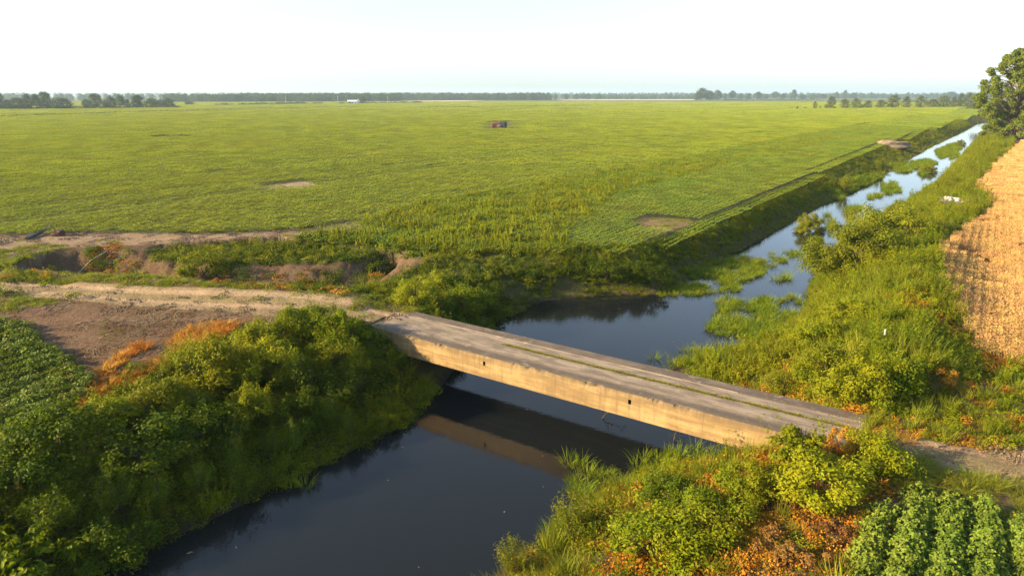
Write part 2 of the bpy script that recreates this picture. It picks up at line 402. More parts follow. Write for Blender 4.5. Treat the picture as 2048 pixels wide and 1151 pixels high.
# ------------------------------------------------------------------ scattering (one object of stuff, instances of small plants)
def scatter(name, protos, mats, pts, rot, scl, idx):
    V = []; F = []; m = []; a = []; kind = []; n = 0
    for k, p in enumerate(protos):
        v, f, mm, aa = p.arrays()
        V.append(v); F.append(f + n); m.append(mm); a.append(aa); kind.append(np.full(len(v), k + 1)); n += len(v)
    np_ = len(pts)
    V.append(np.asarray(pts)); a.append(np.zeros(np_)); kind.append(-(np.asarray(idx) + 1))
    tot = n + np_
    rv = np.zeros((tot, 3)); rv[n:] = rot
    sv = np.ones(tot); sv[n:] = scl
    me = raw_mesh(name, np.concatenate(V), np.concatenate(F), np.concatenate(m), mats,
        {'v': ('FLOAT', np.concatenate(a)), 'kind': ('INT', np.concatenate(kind)), 'rot': ('FLOAT_VECTOR', rv), 'scl': ('FLOAT', sv)})
    o = link(name, me)
    ng = bpy.data.node_groups.new(name, 'GeometryNodeTree')
    ng.interface.new_socket("Geometry", in_out='INPUT', socket_type='NodeSocketGeometry')
    ng.interface.new_socket("Geometry", in_out='OUTPUT', socket_type='NodeSocketGeometry')
    N = ng.nodes; Lk = ng.links
    gi = N.new("NodeGroupInput"); go = N.new("NodeGroupOutput"); jn = N.new("GeometryNodeJoinGeometry")
    ka = N.new("GeometryNodeInputNamedAttribute"); ka.data_type = 'INT'; ka.inputs[0].default_value = "kind"
    ra = N.new("GeometryNodeInputNamedAttribute"); ra.data_type = 'FLOAT_VECTOR'; ra.inputs[0].default_value = "rot"
    sa = N.new("GeometryNodeInputNamedAttribute"); sa.data_type = 'FLOAT'; sa.inputs[0].default_value = "scl"
    er = N.new("FunctionNodeEulerToRotation"); Lk.new(ra.outputs[0], er.inputs[0])
    for k in range(len(protos)):
        sp = []
        for val in (k + 1, -(k + 1)):
            c = N.new("FunctionNodeCompare"); c.data_type = 'INT'; c.operation = 'EQUAL'
            ia = [s for s in c.inputs if s.type == 'INT']
            Lk.new(ka.outputs[0], ia[0]); ia[1].default_value = val
            s = N.new("GeometryNodeSeparateGeometry"); s.domain = 'POINT'
            Lk.new(gi.outputs[0], s.inputs[0]); Lk.new(c.outputs[0], s.inputs[1]); sp.append(s)
        ip = N.new("GeometryNodeInstanceOnPoints")
        Lk.new(sp[1].outputs[0], ip.inputs["Points"]); Lk.new(sp[0].outputs[0], ip.inputs["Instance"])
        Lk.new(er.outputs[0], ip.inputs["Rotation"]); Lk.new(sa.outputs[0], ip.inputs["Scale"])
        Lk.new(ip.outputs[0], jn.inputs[0])
    Lk.new(jn.outputs[0], go.inputs[0])
    md = o.modifiers.new("plants", 'NODES'); md.node_group = ng
    return o
TANH = 0.86                                          # half-width of what is planted: wider than the picture
def visible(P, margin=4.0):
    return (np.abs(P[:, 0]) < P[:, 1] * TANH + margin) & (P[:, 1] > 3)
def sample(poly_world, dens):
    Pw = np.asarray(poly_world); lo = Pw.min(0); hi = Pw.max(0)
    n = int((hi[0] - lo[0]) * (hi[1] - lo[1]) * dens)
    P = RS.uniform(lo, hi, (n, 2))
    P = P[inpoly(P[:, 0], P[:, 1], Pw)]
    return P[visible(P)]
def sample_st(s0, s1, t0, t1, dens):
    n = int((s1 - s0) * (t1 - t0) * dens)
    s = RS.uniform(s0, s1, n); t = RS.uniform(t0, t1, n)
    P = s[:, None] * ES + t[:, None] * ET
    return P[visible(P)]
def zone(P, Z, poly):
    u, v = proj(P[:, 0], P[:, 1], Z)
    return inpoly(u, v, poly)

# ------------------------------------------------------------------ ground, water, tracks
def spaced(a, b, step, lo, hi, g=1.07):
    c = list(np.arange(a, b + 1e-6, step))
    x, d = c[-1], step
    up = []
    while x < hi:
        d *= g; x += d; up.append(x)
    x, d = c[0], step
    dn = []
    while x > lo:
        d *= g; x -= d; dn.append(x)
    return np.array(dn[::-1] + c + up)
gs = spaced(4, 100, .28, -250, 8200, 1.035)
gt = spaced(-64, 10, .28, -8200, 8200, 1.06)
S_, T_ = np.meshgrid(gs, gt, indexing='ij')
GX = S_ * ES[0] + T_ * ET[0]; GY = S_ * ES[1] + T_ * ET[1]
GZ = terrain(GX.ravel(), GY.ravel()).reshape(GX.shape)
ns, nt_ = GX.shape
idx = np.arange(ns * nt_).reshape(ns, nt_)
quad = np.stack([idx[:-1, :-1], idx[:-1, 1:], idx[1:, 1:], idx[1:, :-1]], -1).reshape(-1, 4)[:, ::-1]
x, y, z = GX.ravel(), GY.ravel(), GZ.ravel()
# the sheet's own soil and cover colours, by area
u, v = proj(x, y, z)
front = y > 3
col = np.tile(np.array([.14, .105, .065]), (len(x), 1))            # soil
def paint(mask, c): col[mask] = c
paint(front & inpoly(u, v, Z_FIELD), (.105, .125, .03))
paint((~front) | (y > 1400), (.105, .125, .03))
paint(front & inpoly(u, v, Z_PIG), (.09, .10, .03))
paint(front & inpoly(u, v, Z_ROW), (.075, .085, .03))
paint(front & inpoly(u, v, Z_BARE), (.145, .095, .06))
paint(front & inpoly(u, v, Z_MARGIN), (.24, .185, .125))
paint(front & inpoly(u, v, Z_TRACK), (.28, .22, .15))
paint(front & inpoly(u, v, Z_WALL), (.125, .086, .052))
paint(front & inpoly(u, v, Z_PATCH1), (.27, .21, .14))
paint(front & inpoly(u, v, Z_PATCH2), (.165, .13, .07))
paint(front & inpoly(u, v, Z_WHEAT), (.36, .22, .10))
paint(front & inpoly(u, v, Z_TRACKR), (.33, .255, .18))
paint(front & inpoly(u, v, Z_DRYR), (.18, .14, .07))
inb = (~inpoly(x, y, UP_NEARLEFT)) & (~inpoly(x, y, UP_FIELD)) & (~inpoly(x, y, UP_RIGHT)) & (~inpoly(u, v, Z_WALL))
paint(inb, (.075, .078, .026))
paint(z < ZW + .15, (.06, .05, .035))
m, nt, out = new_mat("soil")
a = nd(nt, "ShaderNodeAttribute", attribute_name="col")
geo = nd(nt, "ShaderNodeNewGeometry")
n1 = noise_node(nt, .9, 6, .65, geo.outputs["Position"]); n2 = noise_node(nt, 9, 5, .7, geo.outputs["Position"]); n0 = noise_node(nt, .02, 4, .6, geo.outputs["Position"])
c = mixcol(nt, maprange(nt, n1.outputs[0], .3, .7, 0, .8), a.outputs["Color"], mixcol(nt, 1.0, a.outputs["Color"], (.62, .56, .52), 'MULTIPLY'))
c = mixcol(nt, maprange(nt, n2.outputs[0], .4, .75, 0, .6), c, mixcol(nt, 1.0, c, (1.45, 1.4, 1.3), 'MULTIPLY'))
c = mixcol(nt, maprange(nt, n0.outputs[0], .35, .65, 0, .35), c, mixcol(nt, 1.0, c, (1.25, 1.1, .9), 'MULTIPLY'))
p = nd(nt, "ShaderNodeBsdfPrincipled"); p.inputs["Roughness"].default_value = .95; p.inputs["Specular IOR Level"].default_value = .1
nt.links.new(c, p.inputs["Base Color"])
b = nd(nt, "ShaderNodeBump"); b.inputs["Strength"].default_value = 1.0; b.inputs["Distance"].default_value = .22
n3 = noise_node(nt, 3.5, 8, .72, geo.outputs["Position"]); nt.links.new(n3.outputs[0], b.inputs["Height"]); nt.links.new(b.outputs[0], p.inputs["Normal"])
nt.links.new(p.outputs[0], out.inputs[0])
M['soil'] = m
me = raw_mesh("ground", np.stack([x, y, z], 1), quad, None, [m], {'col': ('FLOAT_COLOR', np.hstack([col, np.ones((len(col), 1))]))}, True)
tag(link("ground", me), "flat farmland soil with canal banks and a dug side ditch", "ground", kind="structure")

# water
m, nt, out = new_mat("murky_water")
geo = nd(nt, "ShaderNodeNewGeometry")
p = nd(nt, "ShaderNodeBsdfPrincipled"); p.inputs["Base Color"].default_value = (.008, .010, .011, 1)
p.inputs["Roughness"].default_value = .02; p.inputs["IOR"].default_value = 1.33; p.inputs["Specular IOR Level"].default_value = .45
mp = nd(nt, "ShaderNodeMapping"); mp.inputs["Rotation"].default_value = (0, 0, .4); mp.inputs["Scale"].default_value = (1, 2.2, 1)
nt.links.new(geo.outputs["Position"], mp.inputs[0])
n1 = noise_node(nt, 3.2, 3, .5, mp.outputs[0])
b = nd(nt, "ShaderNodeBump"); b.inputs["Strength"].default_value = .16; b.inputs["Distance"].default_value = .02
nt.links.new(n1.outputs[0], b.inputs["Height"]); nt.links.new(b.outputs[0], p.inputs["Normal"])
nt.links.new(p.outputs[0], out.inputs[0]); M['water'] = m
mb = MB()
W = [st(-80, -36), st(-80, -6), st(540, -8), st(540, -26), st(110, -27), st(60, -38)]
V = np.array([[*q, ZW] for q in W]); mb.add(V, [(0, 1, 5), (1, 4, 5), (1, 2, 4), (2, 3, 4)])
tag(link("water", mb.mesh("water", [m])), "still dark canal water reflecting the bridge and sky", "water", kind="structure")

def track(name, pts, width, label):
    P = np.array(pts); d = np.r_[0, np.cumsum(np.linalg.norm(np.diff(P, axis=0), axis=1))]
    s = np.arange(0, d[-1], .2)
    cx = np.interp(s, d, P[:, 0]); cy = np.interp(s, d, P[:, 1])
    k = np.ones(15) / 15
    for arr in (cx, cy): arr[7:-7] = np.convolve(arr, k, 'valid')
    tx, ty = np.gradient(cx), np.gradient(cy); L = np.hypot(tx, ty); nx, ny = -ty / L, tx / L
    w = np.linspace(-1, 1, 33)
    X = cx[:, None] + nx[:, None] * w * width / 2; Y = cy[:, None] + ny[:, None] * w * width / 2
    Z = terrain(X.ravel(), Y.ravel()).reshape(X.shape)
    rut = -.05 * np.exp(-((np.abs(w) - .46) / .13) ** 2) + .03 * np.exp(-(w / .2) ** 2)
    edge = np.clip((np.abs(w) - .7) / .3, 0, 1)
    Z = Z + .075 + rut[None] - .12 * edge[None] ** 1.5 + .07 * (fbm(X * 1.3, Y * 1.3, 21, 4) - .5) + .02 * (fbm(X * 6, Y * 6, 4, 2) - .5)
    n, q = X.shape; I = np.arange(n * q).reshape(n, q)
    Q = np.stack([I[:-1, :-1], I[:-1, 1:], I[1:, 1:], I[1:, :-1]], -1).reshape(-1, 4)
    c = np.tile(np.array([.25, .19, .12]), (n * q, 1))
    c[np.abs(np.tile(w, n)) < .24] = (.21, .175, .095)
    c[np.abs(np.tile(w, n)) > .74] = (.22, .18, .11)
    c[(np.abs(np.abs(np.tile(w, n)) - .46) < .15)] = (.31, .24, .158)
    me = raw_mesh(name, np.stack([X.ravel(), Y.ravel(), Z.ravel()], 1), Q, None, [M['soil']], {'col': ('FLOAT_COLOR', np.hstack([c, np.ones((len(c), 1))]))}, True)
    tag(link(name, me), label, "track", kind="structure")
track("dirt_track", px([(-900, 560), (-300, 564), (0, 574), (250, 595), (450, 608), (620, 616), (700, 626), (762, 640)], 0), 3.3, "pale rutted dirt track leading to the left end of the bridge")
track("dirt_track", px([(1770, 890), (1800, 897), (1900, 917), (2048, 944), (2500, 1010)], 0), 2.8, "pale dirt track leaving the right end of the bridge")

# ------------------------------------------------------------------ bridge
BA = at(742, 655); BC = at(1656, 891)
BD = (BC - BA) / np.linalg.norm(BC - BA); BN = np.array([-BD[1], BD[0]])    # BN: away from the camera
BL = np.linalg.norm(BC - BA) + .9; BW = 3.62; BH = 1.2
m, nt, out = new_mat("weathered_concrete")
tc = nd(nt, "ShaderNodeTexCoord")
geo = nd(nt, "ShaderNodeNewGeometry")
n1 = noise_node(nt, 1.1, 7, .68, tc.outputs["Object"]); n2 = noise_node(nt, 14, 5, .7, tc.outputs["Object"])
mp = nd(nt, "ShaderNodeMapping"); mp.inputs["Scale"].default_value = (2.2, 2.2, .22); nt.links.new(tc.outputs["Object"], mp.inputs[0])
n3 = noise_node(nt, 1.6, 5, .65, mp.outputs[0])
mp2 = nd(nt, "ShaderNodeMapping"); mp2.inputs["Scale"].default_value = (.12, .6, 1.4); nt.links.new(tc.outputs["Object"], mp2.inputs[0])
n4 = noise_node(nt, 2.2, 5, .65, mp2.outputs[0])
c = mixcol(nt, maprange(nt, n1.outputs[0], .38, .62, 0, 1), (.19, .128, .052), (.335, .225, .095))
c = mixcol(nt, maprange(nt, n4.outputs[0], .46, .62, 0, .75), c, (.16, .105, .05))
c = mixcol(nt, maprange(nt, n4.outputs[0], .50, .38, 0, .5), c, (.38, .27, .13))
c = mixcol(nt, maprange(nt, n3.outputs[0], .54, .66, 0, .55), c, (.125, .09, .05))
sepx = nd(nt, "ShaderNodeSeparateXYZ"); nt.links.new(tc.outputs["Object"], sepx.inputs[0])
stain = maprange(nt, sepx.outputs[2], -.50, -.02, 0, 1)
mlt = nd(nt, "ShaderNodeMath", operation='MULTIPLY'); nt.links.new(stain, mlt.inputs[0]); nt.links.new(maprange(nt, n3.outputs[0], .36, .58, .25, .95), mlt.inputs[1])
c = mixcol(nt, mlt.outputs[0], c, (.12, .085, .048))
# board marks and pour joints
wv = nd(nt, "ShaderNodeMath", operation='PINGPONG'); wv.inputs[1].default_value = .15; nt.links.new(sepx.outputs[2], wv.inputs[0])
c = mixcol(nt, maprange(nt, wv.outputs[0], 0, .012, .22, 0), c, (.13, .095, .055))
wj = nd(nt, "ShaderNodeMath", operation='PINGPONG'); wj.inputs[1].default_value = 1.55; nt.links.new(sepx.outputs[0], wj.inputs[0])
c = mixcol(nt, maprange(nt, wj.outputs[0], 0, .02, .28, 0), c, (.10, .075, .045))
c = mixcol(nt, maprange(nt, n2.outputs[0], .42, .75, 0, .5), c, (.12, .09, .06))
p = nd(nt, "ShaderNodeBsdfPrincipled"); p.inputs["Roughness"].default_value = .88; p.inputs["Specular IOR Level"].default_value = .2
nt.links.new(c, p.inputs["Base Color"])
b = nd(nt, "ShaderNodeBump"); b.inputs["Strength"].default_value = .45; b.inputs["Distance"].default_value = .03
n5 = noise_node(nt, 7, 8, .75, tc.outputs["Object"]); nt.links.new(n5.outputs[0], b.inputs["Height"]); nt.links.new(b.outputs[0], p.inputs["Normal"])
nt.links.new(p.outputs[0], out.inputs[0]); M['concrete'] = m
# deck surface: worn, with dark mossy bands and a dusty wheel path
m, nt, out = new_mat("worn_deck")
tc = nd(nt, "ShaderNodeTexCoord")
n1 = noise_node(nt, .8, 7, .7, tc.outputs["Object"]); n2 = noise_node(nt, 18, 5, .75, tc.outputs["Object"])
mp = nd(nt, "ShaderNodeMapping"); mp.inputs["Scale"].default_value = (.34, 1.1, 1); nt.links.new(tc.outputs["Object"], mp.inputs[0])
n3 = noise_node(nt, 2.0, 6, .65, mp.outputs[0])
sepx = nd(nt, "ShaderNodeSeparateXYZ"); nt.links.new(tc.outputs["Object"], sepx.inputs[0])
c = mixcol(nt, maprange(nt, n3.outputs[0], .38, .60, 0, 1), (.15, .12, .095), (.29, .235, .175))
edge = maprange(nt, sepx.outputs[1], .45, .90, 1.1, 0); edge2 = maprange(nt, sepx.outputs[1], 2.78, 2.90, 0, .95)
ad = nd(nt, "ShaderNodeMath", operation='ADD'); nt.links.new(edge, ad.inputs[0]); nt.links.new(edge2, ad.inputs[1])
ml = nd(nt, "ShaderNodeMath", operation='MULTIPLY'); nt.links.new(ad.outputs[0], ml.inputs[0]); nt.links.new(maprange(nt, n1.outputs[0], .36, .55, .6, 1.1), ml.inputs[1]); ml.use_clamp = True
c = mixcol(nt, ml.outputs[0], c, (.095, .075, .06))
mid = nd(nt, "ShaderNodeMath", operation='PINGPONG'); mid.inputs[1].default_value = .95; nt.links.new(sepx.outputs[1], mid.inputs[0])
c = mixcol(nt, maprange(nt, mid.outputs[0], .35, 0, 0, .4), c, (.13, .115, .07))
c = mixcol(nt, maprange(nt, n2.outputs[0], .45, .68, 0, .6), c, (.11, .09, .07))
c = mixcol(nt, maprange(nt, n1.outputs[0], .57, .66, 0, .6), c, (.34, .28, .215))
p = nd(nt, "ShaderNodeBsdfPrincipled"); p.inputs["Roughness"].default_value = .92; p.inputs["Specular IOR Level"].default_value = .15
nt.links.new(c, p.inputs["Base Color"])
b = nd(nt, "ShaderNodeBump"); b.inputs["Strength"].default_value = .55; b.inputs["Distance"].default_value = .03
n5 = noise_node(nt, 9, 8, .75, tc.outputs["Object"]); nt.links.new(n5.outputs[0], b.inputs["Height"]); nt.links.new(b.outputs[0], p.inputs["Normal"])
nt.links.new(p.outputs[0], out.inputs[0]); M['deck'] = m
M['dark'] = rough_mat("drain_dark", (.02, .017, .013), (.04, .03, .02), 8)
M['steel'] = rough_mat("rusty_steel", (.24, .19, .13), (.33, .27, .19), 6, .7, .2, .01)

br = empty("concrete_bridge", (BA[0], BA[1], .06), math.atan2(BD[1], BD[0]))
tag(br, "weathered concrete farm bridge of long beams crossing the canal", "bridge")
def beam(y0, y1, holes=(), rough_edge=0.0, sd=0):
    """one beam along local x, top at z=0; holes: (x, z, w, h) drains through the camera-side face"""
    mb = MB()
    xs = set(np.round(np.linspace(0, BL, 380), 3)); zs = set(np.round(np.linspace(-BH, 0, 9), 3))
    for (hx, hz, hw, hh) in holes:
        xs |= {round(hx - hw / 2, 3), round(hx + hw / 2, 3)}; zs |= {round(hz - hh / 2, 3), round(hz + hh / 2, 3)}
    xs = np.array(sorted(xs)); zs = np.array(sorted(zs)); ys = np.linspace(y0, y1, 7)
    nx, nz, ny = len(xs), len(zs), len(ys)
    def wob(X, Z):
        chip = np.clip(fbm(X * 1.7 + sd * 9, Z * 0 + sd, 31 + sd, 4) - .62, 0, 1)
        return chip
    # face towards -y
    X, Zg = np.meshgrid(xs, zs, indexing='ij')
    chip = np.clip(fbm(X * 1.1 + sd * 9, X * 0 + sd, 31 + sd, 5) - .55, 0, 1) * rough_edge + .03 * fbm(X * 5, X * 0, 3 + sd, 3) * (rough_edge > .3)
    chip = chip + .12 * np.exp(-((X - 3.3) / .35) ** 2) * (sd == 0)
    Yf = y0 + .012 * (fbm(X * .9, Zg * 2, 8 + sd, 3) - .5) + np.where(Zg > -.2, chip * (1 + Zg / .2), 0)
    Zf = Zg - np.where(Zg > -.02, chip * .55, 0)
    V = np.stack([X, Yf, Zf], -1).reshape(-1, 3); I = np.arange(nx * nz).reshape(nx, nz)
    Q = []
    for i in range(nx - 1):
        for k in range(nz - 1):
            cx, cz = (xs[i] + xs[i + 1]) / 2, (zs[k] + zs[k + 1]) / 2
            if any(abs(cx - hx) < hw / 2 and abs(cz - hz) < hh / 2 for hx, hz, hw, hh in holes): continue
            Q.append((I[i, k], I[i + 1, k], I[i + 1, k + 1], I[i, k + 1]))
    mb.quads(V, Q, 0)
    top = np.stack([xs, Yf[:, -1], Zf[:, -1]], -1)
    # top
    G = np.empty((nx, ny, 3)); G[:, 0] = top
    for j in range(1, ny):
        G[:, j, 0] = xs; G[:, j, 1] = ys[j]
        G[:, j, 2] = .014 * (fbm(xs * 1.2, xs * 0 + ys[j] * 3, 12 + sd, 3) - .5)
    J = np.arange(nx * ny).reshape(nx, ny)
    mb.quads(G.reshape(-1, 3), np.stack([J[:-1, :-1], J[1:, :-1], J[1:, 1:], J[:-1, 1:]], -1).reshape(-1, 4), 1)
    # back, underside, ends
    bk = np.array([[xs[0], y1, -BH], [xs[-1], y1, -BH]]); 
    BV = np.concatenate([G[:, -1], np.stack([xs, xs * 0 + y1, xs * 0 - BH], -1)])
    mb.quads(BV, [(i, i + 1, nx + i + 1, nx + i) for i in range(nx - 1)], 0)
    UV = np.concatenate([np.stack([xs, Yf[:, 0], xs * 0 - BH], -1), np.stack([xs, xs * 0 + y1, xs * 0 - BH], -1)])
    mb.quads(UV, [(i, nx + i, nx + i + 1, i + 1) for i in range(nx - 1)], 0)
    for e in (0, -1):
        E = np.array([[xs[e], y0, -BH], [xs[e], y1, -BH], [xs[e], y1, 0], [xs[e], y0, 0]])
        mb.quads(E, [(0, 3, 2, 1) if e == 0 else (0, 1, 2, 3)], 0)
    return mb
def bridge_s(u, v):
    q = at(u, v, -.3) ; return float((q - BA) @ BD)
holes = [(bridge_s(967, 725), -.42, .15, .22), (bridge_s(1258, 802), -.42, .15, .22)]
JO = [0, .95, 1.93, 2.80, BW]
for i in range(4):
    mbm = beam(JO[i] + (.012 if i else 0), JO[i + 1] - .012, holes if i == 0 else (), .8 if i == 0 else 0.12, i)
    bo = link("deck_beam", mbm.mesh("deck_beam", [M['concrete'], M['deck']]), br)
    if i == 0:
        for (hx, hz, hw, hh) in holes:
            mb = MB(); d0, d1 = .02, .30
            a = [(hx - hw / 2, hz - hh / 2), (hx + hw / 2, hz - hh / 2), (hx + hw / 2, hz + hh / 2), (hx - hw / 2, hz + hh / 2)]
            V = [(q[0], d0, q[1]) for q in a] + [(q[0], d1, q[1]) for q in a]
            mb.quads(V, [(0, 4, 5, 1), (1, 5, 6, 2), (2, 6, 7, 3), (3, 7, 4, 0), (4, 7, 6, 5)])
            link("drain_hole", mb.mesh("drain_hole", [M['dark']]), bo)
# low steel lip along the third joint
mb = MB()
xs = np.linspace(.9, BL - 5.2, 60)
P = np.stack([xs, xs * 0 + JO[3], .012 + .03 * (fbm(xs * 1.1, xs * 0, 6, 4) - .5)], -1)
for dy, hh in ((-.02, 0), (.02, 0)): pass
V = np.concatenate([P + [0, -.022, -.03], P + [0, -.018, .012], P + [0, .018, .012], P + [0, .022, -.03]]); n = len(xs)
mb.quads(V, [(k * n + i, k * n + i + 1, (k + 1) * n + i + 1, (k + 1) * n + i) for k in range(3) for i in range(n - 1)])
link("joint_lip", mb.mesh("joint_lip", [M['deck']]), br)
for xx in (-.55, BL - 1.1):
    mb = MB(); box(mb, xx, .12, -3.6, xx + 1.55, BW - .12, -BH - .004)
    link("abutment", mb.mesh("abutment", [M['concrete']]), br)

# ------------------------------------------------------------------ small plants used by the covers
SUN3 = np.array([SUN_H[0], SUN_H[1], .15])
def vine_clump(rs, r=.55, h=.45, n=110, L=.11, mat=0):
    mb = MB()
    th = rs.uniform(0, 2 * math.pi, n); q = np.sqrt(rs.rand(n))
    x, y = np.cos(th) * q * r, np.sin(th) * q * r
    k = 4; bc = rs.uniform(-.6, .6, (k, 2)) * r; bh = rs.uniform(.5, 1, k)
    z = np.max([bh[i] * np.exp(-(((x - bc[i, 0]) ** 2 + (y - bc[i, 1]) ** 2) / (.45 * r) ** 2)) for i in range(k)], 0)
    z = h * (z * (1 - .3 * q) + .1) * rs.uniform(.55, 1.1, n)
    C = np.stack([x, y, z], 1)
    N = np.stack([x / r * .9, y / r * .9, np.full(n, .5)], 1) + rs.normal(0, .5, (n, 3)) + SUN3 * .4
    leaves(mb, C, N, L * rs.uniform(.7, 1.3, n), L * .75 * rs.uniform(.7, 1.2, n), mat, rs)
    return mb
def tall_weed(rs, h=1.0, stems=5, n=150, L=.13, W=.045, r=.3, mat=0):
    mb = MB(); per = n // stems
    for s in range(stems):
        b = np.r_[rs.uniform(-r, r, 2) * .5, 0]; tip = b + np.r_[rs.uniform(-r, r, 2), h * rs.uniform(.7, 1.1)]
        t = rs.uniform(.15, 1, per)[:, None]; C = b + (tip - b) * t
        th = rs.uniform(0, 6.283, per); D = np.stack([np.cos(th), np.sin(th), rs.uniform(-.1, .8, per)], 1)
        N = np.stack([-np.cos(th) * .5, -np.sin(th) * .5, np.ones(per)], 1) + rs.normal(0, .25, (per, 3)) + SUN3 * .4
        leaves(mb, C, N, L * (1.25 - .6 * t[:, 0]) * rs.uniform(.7, 1.2, per), W * rs.uniform(.8, 1.2, per), mat, rs, D=D, droop=.25)
        tube(mb, [b, (b + tip) / 2, tip], [.008, .006, .003], 3, mat, False)
    return mb
def tuft(rs, n=70, L=.6, W=.012, r=.18, spread=.5, bend=.6, mat=0, seg=3):
    mb = MB(); th = rs.uniform(0, 6.283, n); q = np.sqrt(rs.rand(n)) * r
    C = np.stack([np.cos(th) * q, np.sin(th) * q, np.zeros(n) - .02], 1)
    t2 = th + rs.normal(0, .5, n); sp = spread * rs.rand(n)
    D = np.stack([np.cos(t2) * sp, np.sin(t2) * sp, np.ones(n)], 1)
    blades(mb, C, D, L * rs.uniform(.5, 1.15, n), W * rs.uniform(.7, 1.3, n), mat, rs, bend, seg)
    return mb
def pigweed(rs, k=5, h=1.0, spread=.5, mat=0):
    mb = MB()
    for _ in range(k):
        b = np.r_[rs.uniform(-spread, spread, 2), 0]; H = h * rs.uniform(.6, 1.15)
        lean = rs.normal(0, .12, 2); n = 60
        t = rs.uniform(.12, 1, n); C = b + np.stack([lean[0] * t * H, lean[1] * t * H, t * H], 1)
        th = rs.uniform(0, 6.283, n); D = np.stack([np.cos(th), np.sin(th), np.full(n, .7) + t], 1)
        N = np.stack([-np.cos(th), -np.sin(th), np.full(n, .8)], 1) * .6 + rs.normal(0, .3, (n, 3)) + SUN3 * .6
        leaves(mb, C, N, (.26 - .14 * t) * rs.uniform(.7, 1.2, n), (.11 - .06 * t), mat, rs, D=D, droop=.2)
        blades(mb, np.tile(b + [0, 0, H * .2], (3, 1)), np.tile([lean[0], lean[1], 1.], (3, 1)), H * .9, .05, mat, rs, .05, 3)
    return mb
def soy_plant(rs, w=.47, h=.58, n=222, L=.088, mat=0):
    mb = MB(); k = n // 3
    th = rs.uniform(0, 6.283, k); q = np.sqrt(rs.rand(k)) * w
    z = h * (1 - .55 * (q / w) ** 2) * rs.uniform(.5, 1.05, k)
    C = np.stack([np.cos(th) * q, np.sin(th) * q, z], 1)
    for j in range(3):
        a = rs.uniform(0, 6.283, k) if j == 0 else a + 2.09
        D = np.stack([np.cos(a), np.sin(a), np.full(k, -.15)], 1)
        N = np.stack([np.cos(th) * q / w * .7, np.sin(th) * q / w * .7, np.full(k, .8)], 1) + rs.normal(0, .3, (k, 3)) + SUN3 * .5
        leaves(mb, C, N, L * rs.uniform(.8, 1.25, k), L * .8 * rs.uniform(.8, 1.15, k), mat, rs, D=D, droop=.25)
    return mb
SUNL = np.array([SUN_H @ np.array([math.cos(R(34.5)), -math.sin(R(34.5))]), SUN_H @ np.array([math.sin(R(34.5)), math.cos(R(34.5))])])   # sun direction in the crop rows' own axes
def crop_patch(rs, size, n, L, h0=.34, h1=.62, rows=0, mat=0, track=.5, rowamp=.45):
    mb = MB(); P = rs.uniform(-size / 2, size / 2, (n, 2))
    z = np.full(n, 1.0)
    if rows:
        ph = (P[:, 0] / size * rows) % 1.0
        P[:, 0] += (0.5 - ph) * size / rows * .35
        ph = np.abs(((P[:, 0] / size * rows) % 1.0) - .5) * 2
        z = 1 - rowamp * ph ** 2
    z = (h0 + (h1 - h0) * vnoise(P[:, 0] * 1.6 / max(L * 6, .5) + 31, P[:, 1] * 1.6 / max(L * 6, .5), rs.randint(999))) * z + rs.uniform(-.06, .06, n)
    N = rs.normal(0, .30, (n, 3)); N[:, 2] = .8
    N[:, 0] += track * SUNL[0]; N[:, 1] += track * SUNL[1]
    leaves(mb, np.stack([P[:, 0], P[:, 1], z], 1), N, L * rs.uniform(.7, 1.3, n), L * .8 * rs.uniform(.7, 1.2, n), mat, rs)
    return mb
def rand_rot(n, tilt=.12, spin=None):
    r = RS.normal(0, tilt, (n, 3)); r[:, 2] = RS.uniform(0, 6.283, n) if spin is None else RS.normal(0, spin, n); return r

def crown_mb(rs, rx, ry, h, nclump, nleaf, L, W, z0=.25, clump=.34, droop=.15, up=.5, shape=.9):
    """leaves on many clumps spread through a dome"""
    mb = MB(); per = max(4, nleaf // nclump)
    for k in range(nclump):
        th = rs.uniform(0, 6.283); ph = np.arcsin(rs.uniform(-.15, 1)); q = rs.uniform(.55, 1.0) ** shape
        c = np.array([math.cos(th) * math.cos(ph) * rx * q, math.sin(th) * math.cos(ph) * ry * q, z0 * h + (1 - z0) * h * max(0, math.sin(ph)) * q * .9])
        r = clump * min(rx, ry, h * .8) * rs.uniform(.6, 1.25)
        d = unit(rs.normal(size=(per, 3))); d[:, 2] = np.abs(d[:, 2]) * .9 - .25 + .15 * rs.normal(size=per)
        d = unit(d); q2 = rs.uniform(.35, 1, per)[:, None]
        C = c + d * r * q2
        C[:, 2] = np.maximum(C[:, 2], .04 * h)
        N = d * .8 + np.array([0, 0, up * .6]) + rs.normal(0, .4, (per, 3)) + SUN3 * .3
        leaves(mb, C, N, L * rs.uniform(.5, 1.4, per), W * rs.uniform(.6, 1.25, per), 0, rs, droop)
        if k % 2 == 0:                                   # a shoot sticking out of the clump
            q = rs.randint(18, 40); t = rs.uniform(0, 1, q)[:, None]; e = (c - np.array([0, 0, .3 * h])) * np.array([1, 1, .9]); e = unit(e + rs.normal(0, .15, 3)) * h * rs.uniform(.22, .5) + np.array([0, 0, .12 * h])
            C = c + e * t + rs.normal(0, .03 * h, (q, 3)); C[:, 2] = np.maximum(C[:, 2], .04 * h)
            leaves(mb, C, rs.normal(0, .6, (q, 3)) + np.array([0, 0, .4]), L * (1.1 - .5 * t[:, 0]) * rs.uniform(.6, 1.2, q), W * rs.uniform(.6, 1, q), 0, rs, droop)
    return mb
